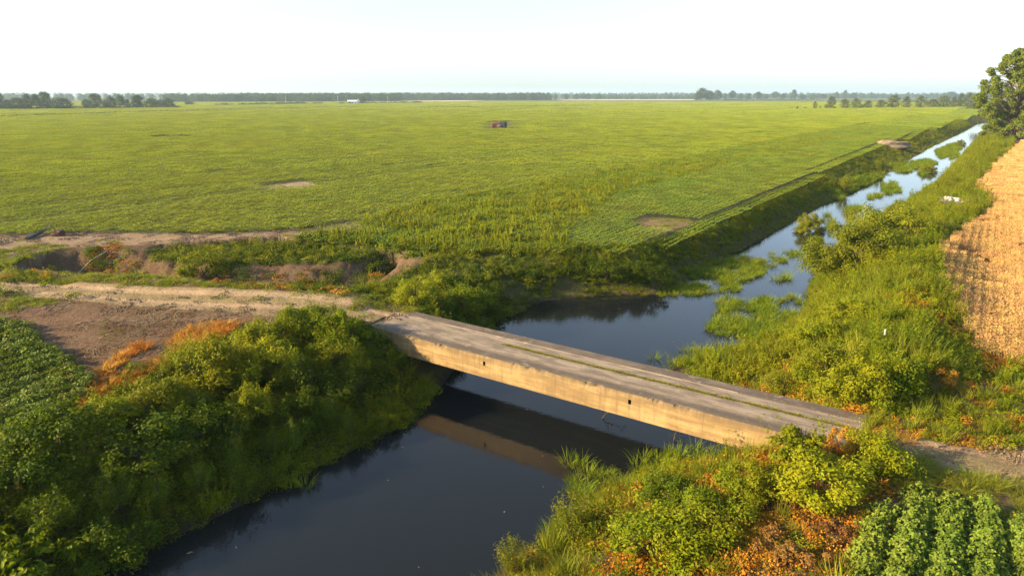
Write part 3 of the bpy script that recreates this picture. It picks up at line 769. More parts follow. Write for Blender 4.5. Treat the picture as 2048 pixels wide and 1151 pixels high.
def stems_mb(rs, rx, h, n=6, r=.03):
    mb = MB()
    for k in range(n):
        th = rs.uniform(0, 6.283); e = np.array([math.cos(th) * rx * .7, math.sin(th) * rx * .7, h * rs.uniform(.55, .8)])
        m = e * .5 + np.r_[rs.normal(0, .08 * rx, 2), h * .12]
        tube(mb, [[0, 0, -.15], m, e], [r, r * .7, r * .25], 5, 0)
    return mb
def fountain_mb(rs, h, r, shoots=40, per=45, L=.12, W=.028):
    """feathery shrub of upright arching shoots"""
    mb = MB(); sm = MB()
    for k in range(shoots):
        th = rs.uniform(0, 6.283); q = math.sqrt(rs.rand()); H = h * (1 - .45 * q) * rs.uniform(.8, 1.1)
        b = np.array([math.cos(th), math.sin(th), 0]) * r * .18 * q; e = np.array([math.cos(th) * r * q, math.sin(th) * r * q, H])
        t = rs.uniform(.2, 1, per)[:, None]; C = b + (e - b) * t + np.array([0, 0, 1]) * (.25 * H * t * (1 - t)) + rs.normal(0, .03 * h, (per, 3))
        a = rs.uniform(0, 6.283, per); D = np.stack([np.cos(a), np.sin(a), rs.uniform(.1, 1, per)], 1)
        N = rs.normal(0, .6, (per, 3)); N[:, 2] += .5; N[:, :2] += np.array([math.cos(th), math.sin(th)]) * q * .6
        leaves(mb, C, N, L * rs.uniform(.7, 1.3, per), W, 0, rs, .2, D=D)
        if k % 4 == 0: tube(sm, [b - [0, 0, .1], (b + e) / 2 + [0, 0, .06 * H], e], [.02, .013, .005], 4, 0)
    return mb, sm
def tree_mb(rs, h, w, trunk_h=.22, nl=1800, L=.5, nclump=26, taper=1.0):
    cm = MB(); tm = MB()
    r0 = h * .022
    tube(tm, [[0, 0, -.3], [.02 * h, 0, h * .3], [0, .02 * h, h * .6], [.01 * h, 0, h * .85]], [r0 * 1.3, r0, r0 * .6, r0 * .2], 7, 0)
    per = nl // nclump
    for k in range(nclump):
        f = (k + rs.rand()) / nclump; zc = h * (trunk_h + (1 - trunk_h) * f * .94)
        prof = math.sin(math.pi * min(1, (.16 + .84 * f)) ** taper) ** .6 if f < .97 else .3
        th = k * 2.4 + rs.uniform(-.5, .5); rad = w * .5 * prof * rs.uniform(.35, .95)
        c = np.array([math.cos(th) * rad, math.sin(th) * rad, zc]); r = w * rs.uniform(.16, .26)
        tube(tm, [[0, 0, max(h * .18, zc - rad * .8 - .08 * h)], c * [.5, .5, 1] - [0, 0, .06 * h], c], [r0 * .4, r0 * .28, r0 * .08], 4, 0, False)
        d = unit(rs.normal(size=(per, 3))); C = c + d * np.array([r, r, r * .75]) * rs.uniform(.4, 1.0, per)[:, None]
        N = d * .8 + np.array([0, 0, .45]) + rs.normal(0, .4, (per, 3))
        leaves(cm, C, N, L * rs.uniform(.7, 1.3, per), L * .7 * rs.uniform(.7, 1.2, per), 0, rs)
    return cm, tm

# ------------------------------------------------------------------ crops
ROWAZ = R(34.5)
RSV = np.array([math.sin(ROWAZ), math.cos(ROWAZ)]); RTV = np.array([math.cos(ROWAZ), -math.sin(ROWAZ)])
def patch_grid(size, y0, y1, gaps=()):
    lim = y1 * 1.7
    a = np.arange(-lim, lim, size); tvals = a.copy()
    for g, wdt in gaps: tvals = np.where(tvals > g, tvals + wdt, tvals)
    s, t = np.meshgrid(a, tvals, indexing='ij'); s = s.ravel(); t = t.ravel()
    P = s[:, None] * RSV + t[:, None] * RTV
    d = np.hypot(P[:, 0], P[:, 1])
    P = P[(d >= y0) & (d < y1) & visible(P, size)]
    return P + 0.0
trams = []
for (ua, va) in ((1000, 317), (1000, 322), (1000, 290), (560, 355)):
    q = at(ua, va); trams.append((float(q @ RTV), .9))
trams.sort()
layers = []
rs = np.random.RandomState(3)
lods = [(1.6, 40, 130, 430, .10), (3.2, 130, 260, 520, .17), (6.5, 260, 560, 560, .33), (16., 560, 1500, 700, .8)]
protos = []; PP = []; RR = []; SS = []; II = []
protos_row = []
for li, (size, y0, y1, n, L) in enumerate(lods):
    pr = [crop_patch(rs, size * 1.06, n, L, rows=2 if li == 0 else 0, rowamp=.22) for _ in range(6)]
    P = patch_grid(size, y0, y1, trams if size < 4 else ())
    zz = terrain(P[:, 0], P[:, 1])
    ok = zone(P, zz + .25, Z_FIELD) & ~zone(P, zz, Z_PATCH1) & ~inpoly(*proj(P[:, 0], P[:, 1], zz), [(970, 243), (1030, 243), (1030, 259), (970, 259)])
    u, v = proj(P[:, 0], P[:, 1], zz)
    P = P[ok]; zz = zz[ok]
    rot = np.zeros((len(P), 3)); rot[:, 2] = -ROWAZ + RS.normal(0, .05, len(P))
    PP.append(np.c_[P, zz]); RR.append(rot); SS.append(RS.uniform(.9, 1.1, len(P))); II.append(len(protos) + RS.randint(0, 6, len(P)))
    protos += pr
o = scatter("soybean_field", protos, [M['soy']], np.concatenate(PP), np.concatenate(RR), np.concatenate(SS), np.concatenate(II))
tag(o, "wide yellow green soybean field stretching to the horizon", "crop field", kind="stuff")

# rowed soybeans on the canal side of the field
PP = []; RR = []; SS = []; II = []; protos = []
for li, (size, y0, y1, n, L) in enumerate([(1.9, 40, 130, 420, .11), (2.53, 130, 330, 420, .17), (5., 330, 800, 420, .34)]):
    pr = [crop_patch(rs, size, n, L, .40, .62, rows=(3, 4, 0)[li], rowamp=.62) for _ in range(5)]
    P = patch_grid(size, y0, y1)
    zz = terrain(P[:, 0], P[:, 1])
    ok = (zone(P, zz + .2, Z_ROW) | zone(P, zz + .2, Z_PIG)) & ~zone(P, zz, Z_PATCH2)
    P = P[ok]; zz = zz[ok]
    rot = np.zeros((len(P), 3)); rot[:, 2] = -ROWAZ
    PP.append(np.c_[P, zz]); RR.append(rot); SS.append(np.ones(len(P))); II.append(len(protos) + RS.randint(0, 5, len(P)))
    protos += pr
o = scatter("soybean_rows", protos, [M['soyrow']], np.concatenate(PP), np.concatenate(RR), np.concatenate(SS), np.concatenate(II))
tag(o, "green soybean rows running beside the far canal bank", "crop field", kind="stuff")

def row_crop(name, poly, label, hgt=1.0, spacing=.95):
    pr = [soy_plant(rs) for _ in range(5)]
    Pw = np.array([at(max(-1800, min(3200, a)), b) for a, b in poly]); c = Pw.mean(0)
    lo, hi = -60, 60
    P = []
    for t in np.arange(lo, hi, spacing):
        s = np.arange(lo, hi, .20); q = s[:, None] * RSV + (t + RS.normal(0, .06, len(s)))[:, None] * RTV + RS.normal(0, .05, (len(s), 2))
        P.append(q)
    P = np.concatenate(P); P = P[visible(P, 2)]
    zz = terrain(P[:, 0], P[:, 1]); ok = zone(P, zz + .1, poly) & (RS.rand(len(P)) < .93); P = P[ok]; zz = zz[ok]; n = len(P)
    gap = fbm(P[:, 0] * .5, P[:, 1] * .5, 5, 3)
    s = hgt * RS.uniform(.85, 1.12, n) * np.where(gap > .68, .75, 1)
    o = scatter(name, pr, [M['soynear']], np.c_[P, zz], rand_rot(n, .1, .6), s, RS.randint(0, 5, n))
    tag(o, label, "crop", kind="stuff")
row_crop("soybean_crop", Z_SOYL, "leafy soybean plants by the bare ground at the left edge")
row_crop("soybean_crop", Z_SOYR, "broad leaved soybean rows in the bottom right corner", 1.05)

# dry crop on the right
def straw_patch(rs, n=190, size=1.0, W=.03):
    mb = MB(); P = rs.uniform(-size / 2, size / 2, (n, 2)); k = max(1, round(size / .5))
    ph = (P[:, 0] / size * k) % 1.0; P[:, 0] += (.5 - ph) * size / k * .6
    D = rs.normal(0, .45, (n, 3)); D[:, 2] = 1
    blades(mb, np.c_[P, np.zeros(n)], D, rs.uniform(.35, .68, n), W, 0, rs, .55, 3)
    m = int(n * 1.5); Q = rs.uniform(-size / 2, size / 2, (m, 2)); N = rs.normal(0, .4, (m, 3)); N[:, 2] = .8; N[:, 0] += .5 * SUNL[0]; N[:, 1] += .5 * SUNL[1]
    leaves(mb, np.c_[Q, rs.uniform(.3, .62, m)], N, W * 3, W * 1.2, 0, rs)
    return mb
pr = []; PP = []; II = []
for size, y0, y1, n, wd in ((.6, 20, 120, 95, .035), (.9, 120, 240, 130, .06), (1.8, 240, 480, 300, .09)):
    P = patch_grid(size, y0, y1); zz = terrain(P[:, 0], P[:, 1])
    ok = zone(P, zz + .45, Z_WHEAT) & ((fbm(P[:, 0] * .35, P[:, 1] * .35, 50, 4) < .68) | (size > 1.5)); P = P[ok]; zz = zz[ok]
    P = P + RS.uniform(-.16, .16, P.shape) * size
    PP.append(np.c_[P, zz]); II.append(len(pr) + RS.randint(0, 8, len(P))); pr += [straw_patch(rs, n, size * 1.15, wd) for _ in range(8)]
P = np.concatenate(PP); n = len(P); rot = np.zeros((n, 3)); rot[:, 2] = -ROWAZ
o = scatter("dry_crop", pr, [M['wheat']], P, rot, RS.uniform(.95, 1.05, n), np.concatenate(II))
tag(o, "ripe orange straw coloured crop along the right edge", "crop", kind="stuff")

# ------------------------------------------------------------------ tall weeds in the field corner
pr = [pigweed(rs) for _ in range(6)] + [vine_clump(rs, .7, .5, 90, .16) for _ in range(3)]
Pw = np.array([at(a, b) for a, b in Z_PIG])
P = sample(Pw, 1.5)
d = np.hypot(P[:, 0], P[:, 1]); k = 1 / (1 + np.maximum(d - 90, 0) / 120)
P = P[RS.rand(len(P)) < k]
zz = terrain(P[:, 0], P[:, 1]); ok = zone(P, zz, Z_PIG) & (fbm(P[:, 0] * .09, P[:, 1] * .09, 41, 4) < .64)
P = P[ok]; zz = zz[ok]; d = np.hypot(P[:, 0], P[:, 1])
# a looser fringe spilling into the rows
Q = sample(np.array([at(a, b) for a, b in Z_ROW]), .10); qz = terrain(Q[:, 0], Q[:, 1])
ok = (fbm(Q[:, 0] * .06, Q[:, 1] * .06, 43, 3) > .52); Q = Q[ok]; qz = qz[ok]
P = np.concatenate([P, Q]); zz = np.r_[zz, qz]; d = np.hypot(P[:, 0], P[:, 1]); n = len(P)
idx = np.where(RS.rand(n) < .6, RS.randint(0, 6, n), 6 + RS.randint(0, 3, n))
sc = RS.uniform(.7, 1.15, n) * np.interp(d, [60, 110, 220], [1.12, .95, .85])
o = scatter("tall_weeds", pr, [M['pig']], np.c_[P, zz], rand_rot(n, .1, .6), sc * .88, idx)
tag(o, "yellowish tall spiky weeds spreading from the field corner", "weeds", kind="stuff")

# ------------------------------------------------------------------ bank cover
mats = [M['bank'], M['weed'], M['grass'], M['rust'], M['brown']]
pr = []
for mm in (0, 1): pr += [vine_clump(rs, .6, .55, 210, .085, mm) for _ in range(3)]         # 0-2 vine in the shade-darkened bank green, 3-5 bright vine
pr += [tall_weed(rs, .95, 6, 150, .14, .045, .35, 1) for _ in range(3)]                  # 6-8 leafy weed
pr += [tuft(rs, 90, .65, .014, .25, .7, .7, 2) for _ in range(3)]                        # 9-11 grass
pr += [vine_clump(rs, .5, .42, 110, .09, 3) for _ in range(2)]                           # 12-13 orange vine
pr += [tuft(rs, 70, .6, .016, .25, .8, .8, 3) for _ in range(2)]                         # 14-15 orange grass
pr += [vine_clump(rs, .5, .3, 90, .10, 4) for _ in range(2)]                             # 16-17 brown
pr += [fountain_mb(rs, 1.5, .6, 22, 34, .12, .03)[0] for _ in range(2)]                     # 18-19 feathery sapling
pr += [tuft(rs, 60, 1.05, .02, .25, .25, .3, 2) for _ in range(2)]                      # 20-21 upright tall grass
P = np.concatenate([sample_st(-5, 120, -66, 12, 4.2), sample_st(-5, 50, -33, -20, 4.0), sample_st(10, 62, -13, 9, 6.0), sample_st(46, 130, -36, -20, 4.5), sample_st(120, 460, -36, -2, 1.8)])
zz = terrain(P[:, 0], P[:, 1]); s, t = to_st(P)
u, v = proj(P[:, 0], P[:, 1], zz)
crop = np.zeros(len(P), bool)
u2, v2 = proj(P[:, 0], P[:, 1], zz - .8); crop |= inpoly(u2, v2, Z_ROW) | inpoly(u2, v2, Z_PIG)
for Zp in (Z_SOYL, Z_BARE, Z_TRACK, Z_MARGIN, Z_FIELD, Z_WHEAT, Z_SOYR, Z_TRACKR, Z_GRASS2, Z_GRASS1, Z_GRASSR): crop |= inpoly(u, v, Zp)
inbr = ((P - BA) @ BD > -.4) & ((P - BA) @ BD < BL) & ((P - BA) @ BN > -.3) & ((P - BA) @ BN < BW + .3)
wall = inpoly(u, v, Z_WALL) & ~inpoly(u, v, Z_BENCH)
nz = fbm(P[:, 0] * .16, P[:, 1] * .16, 61, 4)
nz2 = fbm(P[:, 0] * .45, P[:, 1] * .45, 67, 3)
keep = (~crop) & (~inbr) & (zz > ZW - .02) & (~wall | ((nz2 > .53) & (RS.rand(len(P)) < .75)))
keep &= ~((nz2 > .74) & (RS.rand(len(P)) < .6))
keep &= ~(inpoly(u, v, [(1000, 540), (1060, 545), (1160, 560), (1170, 590), (1080, 600), (1000, 600)]) & (nz2 < .55))   # bare cut bank
P = P[keep]; zz = zz[keep]; u = u[keep]; v = v[keep]; nz = nz[keep]; nz2 = nz2[keep]; s = s[keep]; t = t[keep]
n = len(P); r = RS.rand(n)
left = t < -18; right = ~left
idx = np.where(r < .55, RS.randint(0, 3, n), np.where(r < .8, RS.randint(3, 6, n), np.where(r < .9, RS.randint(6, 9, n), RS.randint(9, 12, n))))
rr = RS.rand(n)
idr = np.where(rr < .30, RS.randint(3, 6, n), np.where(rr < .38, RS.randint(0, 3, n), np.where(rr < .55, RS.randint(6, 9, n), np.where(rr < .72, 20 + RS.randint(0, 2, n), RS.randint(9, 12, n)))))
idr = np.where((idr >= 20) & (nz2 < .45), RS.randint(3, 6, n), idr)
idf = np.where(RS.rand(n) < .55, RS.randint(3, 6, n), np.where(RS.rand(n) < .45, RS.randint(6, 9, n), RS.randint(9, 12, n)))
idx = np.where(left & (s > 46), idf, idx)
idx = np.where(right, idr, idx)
nearR = right & (s < 48)
og = np.clip((nz - .45) * 5, 0, .8) * nearR
dryz = inpoly(u, v, Z_DRYR); og = np.where(dryz, np.clip((nz2 - .50) * 4, .03, .5), og)
pick = RS.rand(n) < og
idx = np.where(pick, np.where(RS.rand(n) < .6, 12 + RS.randint(0, 2, n), 14 + RS.randint(0, 2, n)), idx)
brz = inpoly(u, v, Z_BROWNR)
pb = brz & (RS.rand(n) < .58)
idx = np.where(pb, np.where(RS.rand(n) < .55, 16 + RS.randint(0, 2, n), np.where(RS.rand(n) < .5, 12 + RS.randint(0, 2, n), 14)), idx)
orz = inpoly(u, v, Z_ORANGE) & (RS.rand(n) < .9); idx = np.where(orz, 14 + RS.randint(0, 2, n), idx)
gl = inpoly(u, v, Z_VINE); idx = np.where(gl & (RS.rand(n) < .7), 9 + RS.randint(0, 3, n), idx)
sap = left & (s < 60) & (zz < -.6) & (RS.rand(n) < .05); idx = np.where(sap, 18 + RS.randint(0, 2, n), idx)
rw = wall[keep] & (RS.rand(n) < .5); idx = np.where(rw, np.where(RS.rand(n) < .5, 12 + RS.randint(0, 2, n), 16 + RS.randint(0, 2, n)), idx)
lowgrass = (zz < ZW + .55) & (RS.rand(n) < .35); idx = np.where(lowgrass, 9 + RS.randint(0, 3, n), idx)
sc = RS.uniform(.7, 1.35, n) * np.where(s > 120, 1.3, 1.0) * np.where(left & (s > 46), .74, 1) * np.where(brz, .75, 1) * np.where(dryz, .7, 1) * np.where(gl, .7, 1)
sc *= np.where((zz < ZW + .8) & (s > 40), .65, 1)
sc *= np.where((s > 48) & right & (idx >= 6) & (idx < 12), 1.3, 1)
o = scatter("bank_undergrowth", pr, mats, np.c_[P, zz - .05], rand_rot(n, .15, .7), sc, idx)
tag(o, "tangled green and orange undergrowth covering the canal banks", "undergrowth", kind="stuff")

# orange dry corn-like grass along the left bare ground
pr = [tuft(rs, 26, .75, .045, .18, .7, .9, 0, 4) for _ in range(4)]
P = sample(np.array([at(a, b) for a, b in Z_ORANGE]), 9.0); zz = terrain(P[:, 0], P[:, 1])
ok = zone(P, zz, Z_ORANGE) & (fbm(P[:, 0] * .4, P[:, 1] * .4, 15, 3) < .66); P = P[ok]; zz = zz[ok]; n = len(P)
o = scatter("dry_orange_grass", pr, [M['orange']], np.c_[P, zz], rand_rot(n, .2), RS.uniform(.6, 1.15, n), RS.randint(0, 4, n))
tag(o, "dead bright orange grass along the edge of the bare ground", "dry grass", kind="stuff")

# short grass on verges, margins and the bridge joint
pr = [tuft(rs, 80, .30, .012, .22, .8, .7, 0) for _ in range(4)] + [vine_clump(rs, .4, .2, 70, .07, 0) for _ in range(2)] + [tuft(rs, 80, .6, .018, .22, .8, .9, 0) for _ in range(3)]
PP = []; SS = []; II = []
def verge(poly, dens, thr, s0, s1, kinds, seed):
    P = sample(np.array([at(max(-1500, min(3000, a)), b) for a, b in poly]), dens); zz = terrain(P[:, 0], P[:, 1])
    ok = zone(P, zz, poly) & (fbm(P[:, 0] * .35, P[:, 1] * .35, seed, 4) > thr); P = P[ok]; zz = zz[ok]
    PP.append(np.c_[P, zz - .02]); SS.append(RS.uniform(s0, s1, len(P))); II.append(RS.choice(kinds, len(P)))
verge(Z_GRASS2, 7, .30, .8, 1.5, [0, 1, 2, 3, 4], 1)
verge(Z_GRASS1, 7, .25, .8, 1.5, [0, 1, 2, 3, 4, 5], 2)
verge(Z_TRACK, 3, .63, .3, .7, [0, 1, 2, 3], 3)
verge(Z_TRACK, 6, .60, .25, .5, [0, 1, 2, 3], 13)
verge(Z_BARE, 3, .66, .3, .7, [0, 1, 2, 3], 4)
verge(Z_MARGIN, 2.4, .58, .6, 1.3, [0, 1, 4, 5], 5)
verge(Z_GRASSR, 7, .2, .8, 1.25, [6, 7, 8, 6, 7, 8, 0, 4], 6)
verge(Z_TRACKR, 4, .64, .4, .8, [0, 1, 4], 7)
verge(Z_PATCH2, 2.5, .45, .6, 1.2, [0, 1, 4, 5], 8)
verge([(-300, 500), (0, 500), (60, 490), (150, 490), (80, 512), (0, 535), (-300, 560)], 4, .3, .8, 1.6, [0, 1, 2, 4, 5], 9)
verge([(0, 552), (0, 545), (100, 540), (180, 552), (250, 560), (130, 560)], 4, .4, .8, 1.5, [0, 1, 2, 4, 5], 10)
P = np.concatenate(PP); n = len(P)
o = scatter("verge_grass", pr, [M['grass']], P, rand_rot(n, .1), np.concatenate(SS), np.concatenate(II))
tag(o, "short pale green grass on the track verges and ditch edge", "grass", kind="stuff")
pr = [tuft(rs, 26, .16, .010, .06, .7, .6, 0) for _ in range(3)]
PP = []; SS = []
for (yy, x0, x1, dn, s0, s1) in ((JO[2], 8, BL - .3, 34, .6, 1.25), (JO[2], 1, 9, 4, .3, .6), (JO[1], .2, BL, 2.5, .25, .55), (JO[3] + .06, .5, BL, 3.5, .25, .6), (.25, 2, BL, 1.2, .2, .4)):
    k = int((x1 - x0) * dn); xx = RS.uniform(x0, x1, k); q = BA + xx[:, None] * BD + (yy + RS.normal(0, .022, k))[:, None] * BN
    ok = fbm(xx * .8, xx * 0 + yy, 5, 3) > (.20 if dn > 20 else .36); PP.append(np.c_[q, np.full(k, .055)][ok]); SS.append(RS.uniform(s0, s1, k)[ok])
P = np.concatenate(PP); n = len(P)
o = scatter("joint_grass", pr, [M['jointgrass']], P, rand_rot(n, .1), np.concatenate(SS), RS.randint(0, 3, n))
tag(o, "thin grass growing in the joints of the bridge deck", "grass", kind="stuff")
# straw litter on the bare ground
mb = MB(); k = 60
C = np.c_[rs.uniform(-.5, .5, (k, 2)), np.full(k, .02)]; th = rs.normal(.3, .5, k); D = np.stack([np.cos(th), np.sin(th), rs.uniform(-.02, .22, k)], 1)
blades(mb, C, D, rs.uniform(.1, .4, k), .014, 0, rs, .05, 2)
mb2 = MB(); C = np.c_[rs.uniform(-.5, .5, (k, 2)), rs.uniform(.01, .06, k)]; N = rs.normal(0, .4, (k, 3)); N[:, 2] = 1
leaves(mb2, C, N, .09, .05, 1, rs)
mb3 = MB()
for k in range(26):
    V = rs.normal(size=(6, 3)); V = unit(V) * rs.uniform(.02, .07); V[:, 2] *= .7
    V = np.array([[1, 0, 0], [-1, 0, 0], [0, 1, 0], [0, -1, 0], [0, 0, .8], [0, 0, -.6]]) * rs.uniform(.025, .08) * rs.uniform(.6, 1.3, (6, 3)) + np.r_[rs.uniform(-.5, .5, 2), .02]
    mb3.add(V, [(0, 2, 4), (2, 1, 4), (1, 3, 4), (3, 0, 4), (2, 0, 5), (1, 2, 5), (3, 1, 5), (0, 3, 5)], 2)
PP = []; II = []
for Zp, dn, kinds in ((Z_BARE, 6.5, [0, 0, 0, 0, 0, 1, 1, 2]), (Z_MARGIN, 1.5, [2, 2, 0]), (Z_TRACK, .8, [2]), (Z_TRACKR, 3, [2, 0])):
    P = sample(np.array([at(max(-1500, min(3000, a)), b) for a, b in Zp]), dn); zz = terrain(P[:, 0], P[:, 1]); ok = zone(P, zz, Zp) & (fbm(P[:, 0] * .3, P[:, 1] * .3, 19, 3) > .38)
    P = P[ok]; PP.append(np.c_[P, zz[ok] + (.06 if Zp in (Z_TRACK, Z_TRACKR) else 0)]); II.append(RS.choice(kinds, len(P)))
P = np.concatenate(PP); n = len(P)
o = scatter("straw_litter", [mb, mb2, mb3], [M['straw'], M['brown'], M['clod']], P, np.c_[np.zeros((n, 2)), RS.normal(0, .6, n)], RS.uniform(.6, 1.3, n), np.concatenate(II))
tag(o, "dead brown straw littering the bare ground by the left track", "litter", kind="stuff")

# reeds and water grass
R_POLYS = [[(1310, 592), (1330, 568), (1440, 522), (1480, 515), (1590, 500), (1600, 512), (1540, 535), (1520, 552), (1470, 582), (1400, 590)],
 [(1415, 650), (1450, 605), (1620, 588), (1640, 640), (1560, 690), (1440, 720), (1380, 740), (1290, 715), (1430, 690)],
 [(1290, 715), (1440, 705), (1600, 760), (1700, 800), (1600, 790), (1450, 755)],
 [(1128, 925), (1175, 912), (1240, 950), (1215, 990), (1135, 1000)], [(1250, 915), (1400, 895), (1470, 915), (1420, 950), (1280, 960)],
 [(1010, 1130), (1060, 1075), (1110, 1060), (1160, 1020), (1160, 1160), (1010, 1160)],
 [(1160, 990), (1210, 975), (1330, 950), (1360, 1000), (1150, 1100)],
 [(740, 850), (800, 795), (880, 770), (890, 790), (800, 835)], [(565, 960), (620, 935), (630, 965), (580, 985)], [(440, 900), (640, 860), (600, 950), (380, 1040)],
 [(1430, 600), (1470, 590), (1470, 610), (1440, 612)], [(1600, 480), (1650, 470), (1640, 490), (1610, 495)], [(1650, 430), (1672, 430), (1670, 470), (1655, 470)],
 [(1660, 398), (1690, 372), (1760, 345), (1780, 350), (1720, 378), (1680, 402)], [(1770, 330), (1850, 318), (1880, 325), (1800, 350)], [(1870, 300), (1910, 285), (1925, 300), (1880, 318)],
 [(1765, 370), (1790, 362), (1800, 385), (1770, 392)], [(1480, 575), (1510, 568), (1520, 580), (1490, 586)], [(1545, 560), (1575, 550), (1580, 562), (1550, 568)],
 [(1690, 420), (1715, 408), (1722, 418), (1700, 430)], [(1735, 392), (1760, 384), (1766, 392), (1742, 400)], [(1835, 345), (1862, 338), (1862, 346), (1840, 352)], [(1900, 312), (1918, 306), (1918, 312), (1902, 318)], [(1590, 520), (1600, 505), (1615, 500), (1605, 522)]]
DN = [7, 6, 7, 5, 4, 6, 6, 4, 5, 2.5, 3, 2, 3, 2.2, 2, 2, 2, 3, 4, 4, 3, 3, 3, 3]
pr = [tuft(rs, 55, .85, .022, .28, .55, .55, 0, 4) for _ in range(4)]
PP = []; SS = []
for k, (poly, dn) in enumerate(zip(R_POLYS, DN)):
    P = sample(np.array(px(poly, ZW)), dn)
    ok = fbm(P[:, 0] * .4, P[:, 1] * .4, 90 + k, 3) < .60 
    P = P[ok]; zz = np.maximum(terrain(P[:, 0], P[:, 1]), ZW - .12); PP.append(np.c_[P, zz]); SS.append(RS.uniform(.55, 1.1, len(P)) * (1.35 if k > 11 else 1))
P = np.concatenate(PP); n = len(P)
o = scatter("water_reeds", pr, [M['reed']], P, rand_rot(n, .1), np.concatenate(SS), RS.randint(0, 4, n))
tag(o, "bright green reeds and grass standing in the canal shallows", "reeds", kind="stuff")

mb = MB(); C = np.zeros((1, 3)); leaves(mb, C, np.array([[0, 0, 1.]]), .16, .07, 0, rs, 0, D=np.array([[1., 0, 0]]), fold=.02)
mb2 = MB(); tube(mb2, [[0, 0, 0], [.3, .02, .01], [.55, 0, 0]], .012, 4)
P = sample(np.array(WATER_P[1:]), .05); P = P[(P[:, 1] < 70) & inpoly(P[:, 0], P[:, 1], WATER_P)]; n = len(P)
o = scatter("floating_bits", [mb, mb2], [M['straw']], np.c_[P, np.full(n, ZW + .008)], np.c_[np.zeros((n, 2)), RS.uniform(0, 6.28, n)], RS.uniform(.5, 1.3, n), (RS.rand(n) < .05).astype(int))
tag(o, "scattered pale leaves and twigs floating on the dark water", "floating debris", kind="stuff")

# ------------------------------------------------------------------ shrubs and trees
rs = np.random.RandomState(21)
LIB = {}
def lib(name, cm, sm, cmat, smat):
    LIB[name] = (cm.mesh(name + "_crown", [cmat]), sm.mesh(name + "_stems", [smat]))
for k in range(5): lib(f"broad{k}", crown_mb(rs, 1.3, 1.2, 1.7, 34, 6500, .09, .066), stems_mb(rs, 1.2, 1.6), M['weed'], M['twig'])
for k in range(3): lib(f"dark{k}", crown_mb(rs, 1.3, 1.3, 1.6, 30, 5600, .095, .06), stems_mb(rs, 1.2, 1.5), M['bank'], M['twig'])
for k in range(3):
    cm, sm = fountain_mb(rs, 2.0, .8, 46, 46); lib(f"feather{k}", cm, sm, M['sapling'], M['twig'])
    cm, sm = fountain_mb(rs, 2.0, .95, 50, 50, .12, .03); lib(f"willow{k}", cm, sm, M['willow'], M['twig'])
lib("bigleaf", crown_mb(rs, 1.4, 1.2, 1.4, 22, 1500, .22, .13, droop=.3), stems_mb(rs, 1.2, 1.3), M['weed'], M['twig'])
lib("yellow", *fountain_mb(rs, 1.5, .45, 26, 36, .13, .045), M['grass'], M['twig'])
lib("vine", crown_mb(rs, .8, .7, 2.2, 28, 4200, .105, .075, z0=.1), stems_mb(rs, .6, 2.1), M['weed'], M['twig'])
lib("orange", crown_mb(rs, 1.0, 1.0, .9, 18, 2600, .085, .045), stems_mb(rs, .9, .8), M['rust'], M['twig'])
lib("brown", crown_mb(rs, .9, .9, .6, 14, 1200, .10, .05), stems_mb(rs, .9, .55, 10, .012), M['brown'], M['twig'])
for k in range(2):
    c1 = crown_mb(rs, 3.2, 2.4, 3.2, 80, 24000, .15, .07, z0=.1, clump=.27); lib(f"bigwillow{k}", c1, stems_mb(rs, 2.8, 2.8, 10, .05), M['willow'], M['twig'])
def shrub(kind, u, v, sx, sz, label, name="shrub", cat="shrub", group=None, rz=None):
    q = onground(u, v)
    e = empty(name, (q[0], q[1], q[2] - .08), RS.normal(0, .6) if rz is None else rz, (sx * RS.uniform(.85, 1.15), sx * RS.uniform(.85, 1.15), sz))
    a, b = LIB[kind]
    link("crown", a, e); link("stems", b, e)
    return tag(e, label, cat, group)
GL = "shrubs crowding the near left bank"
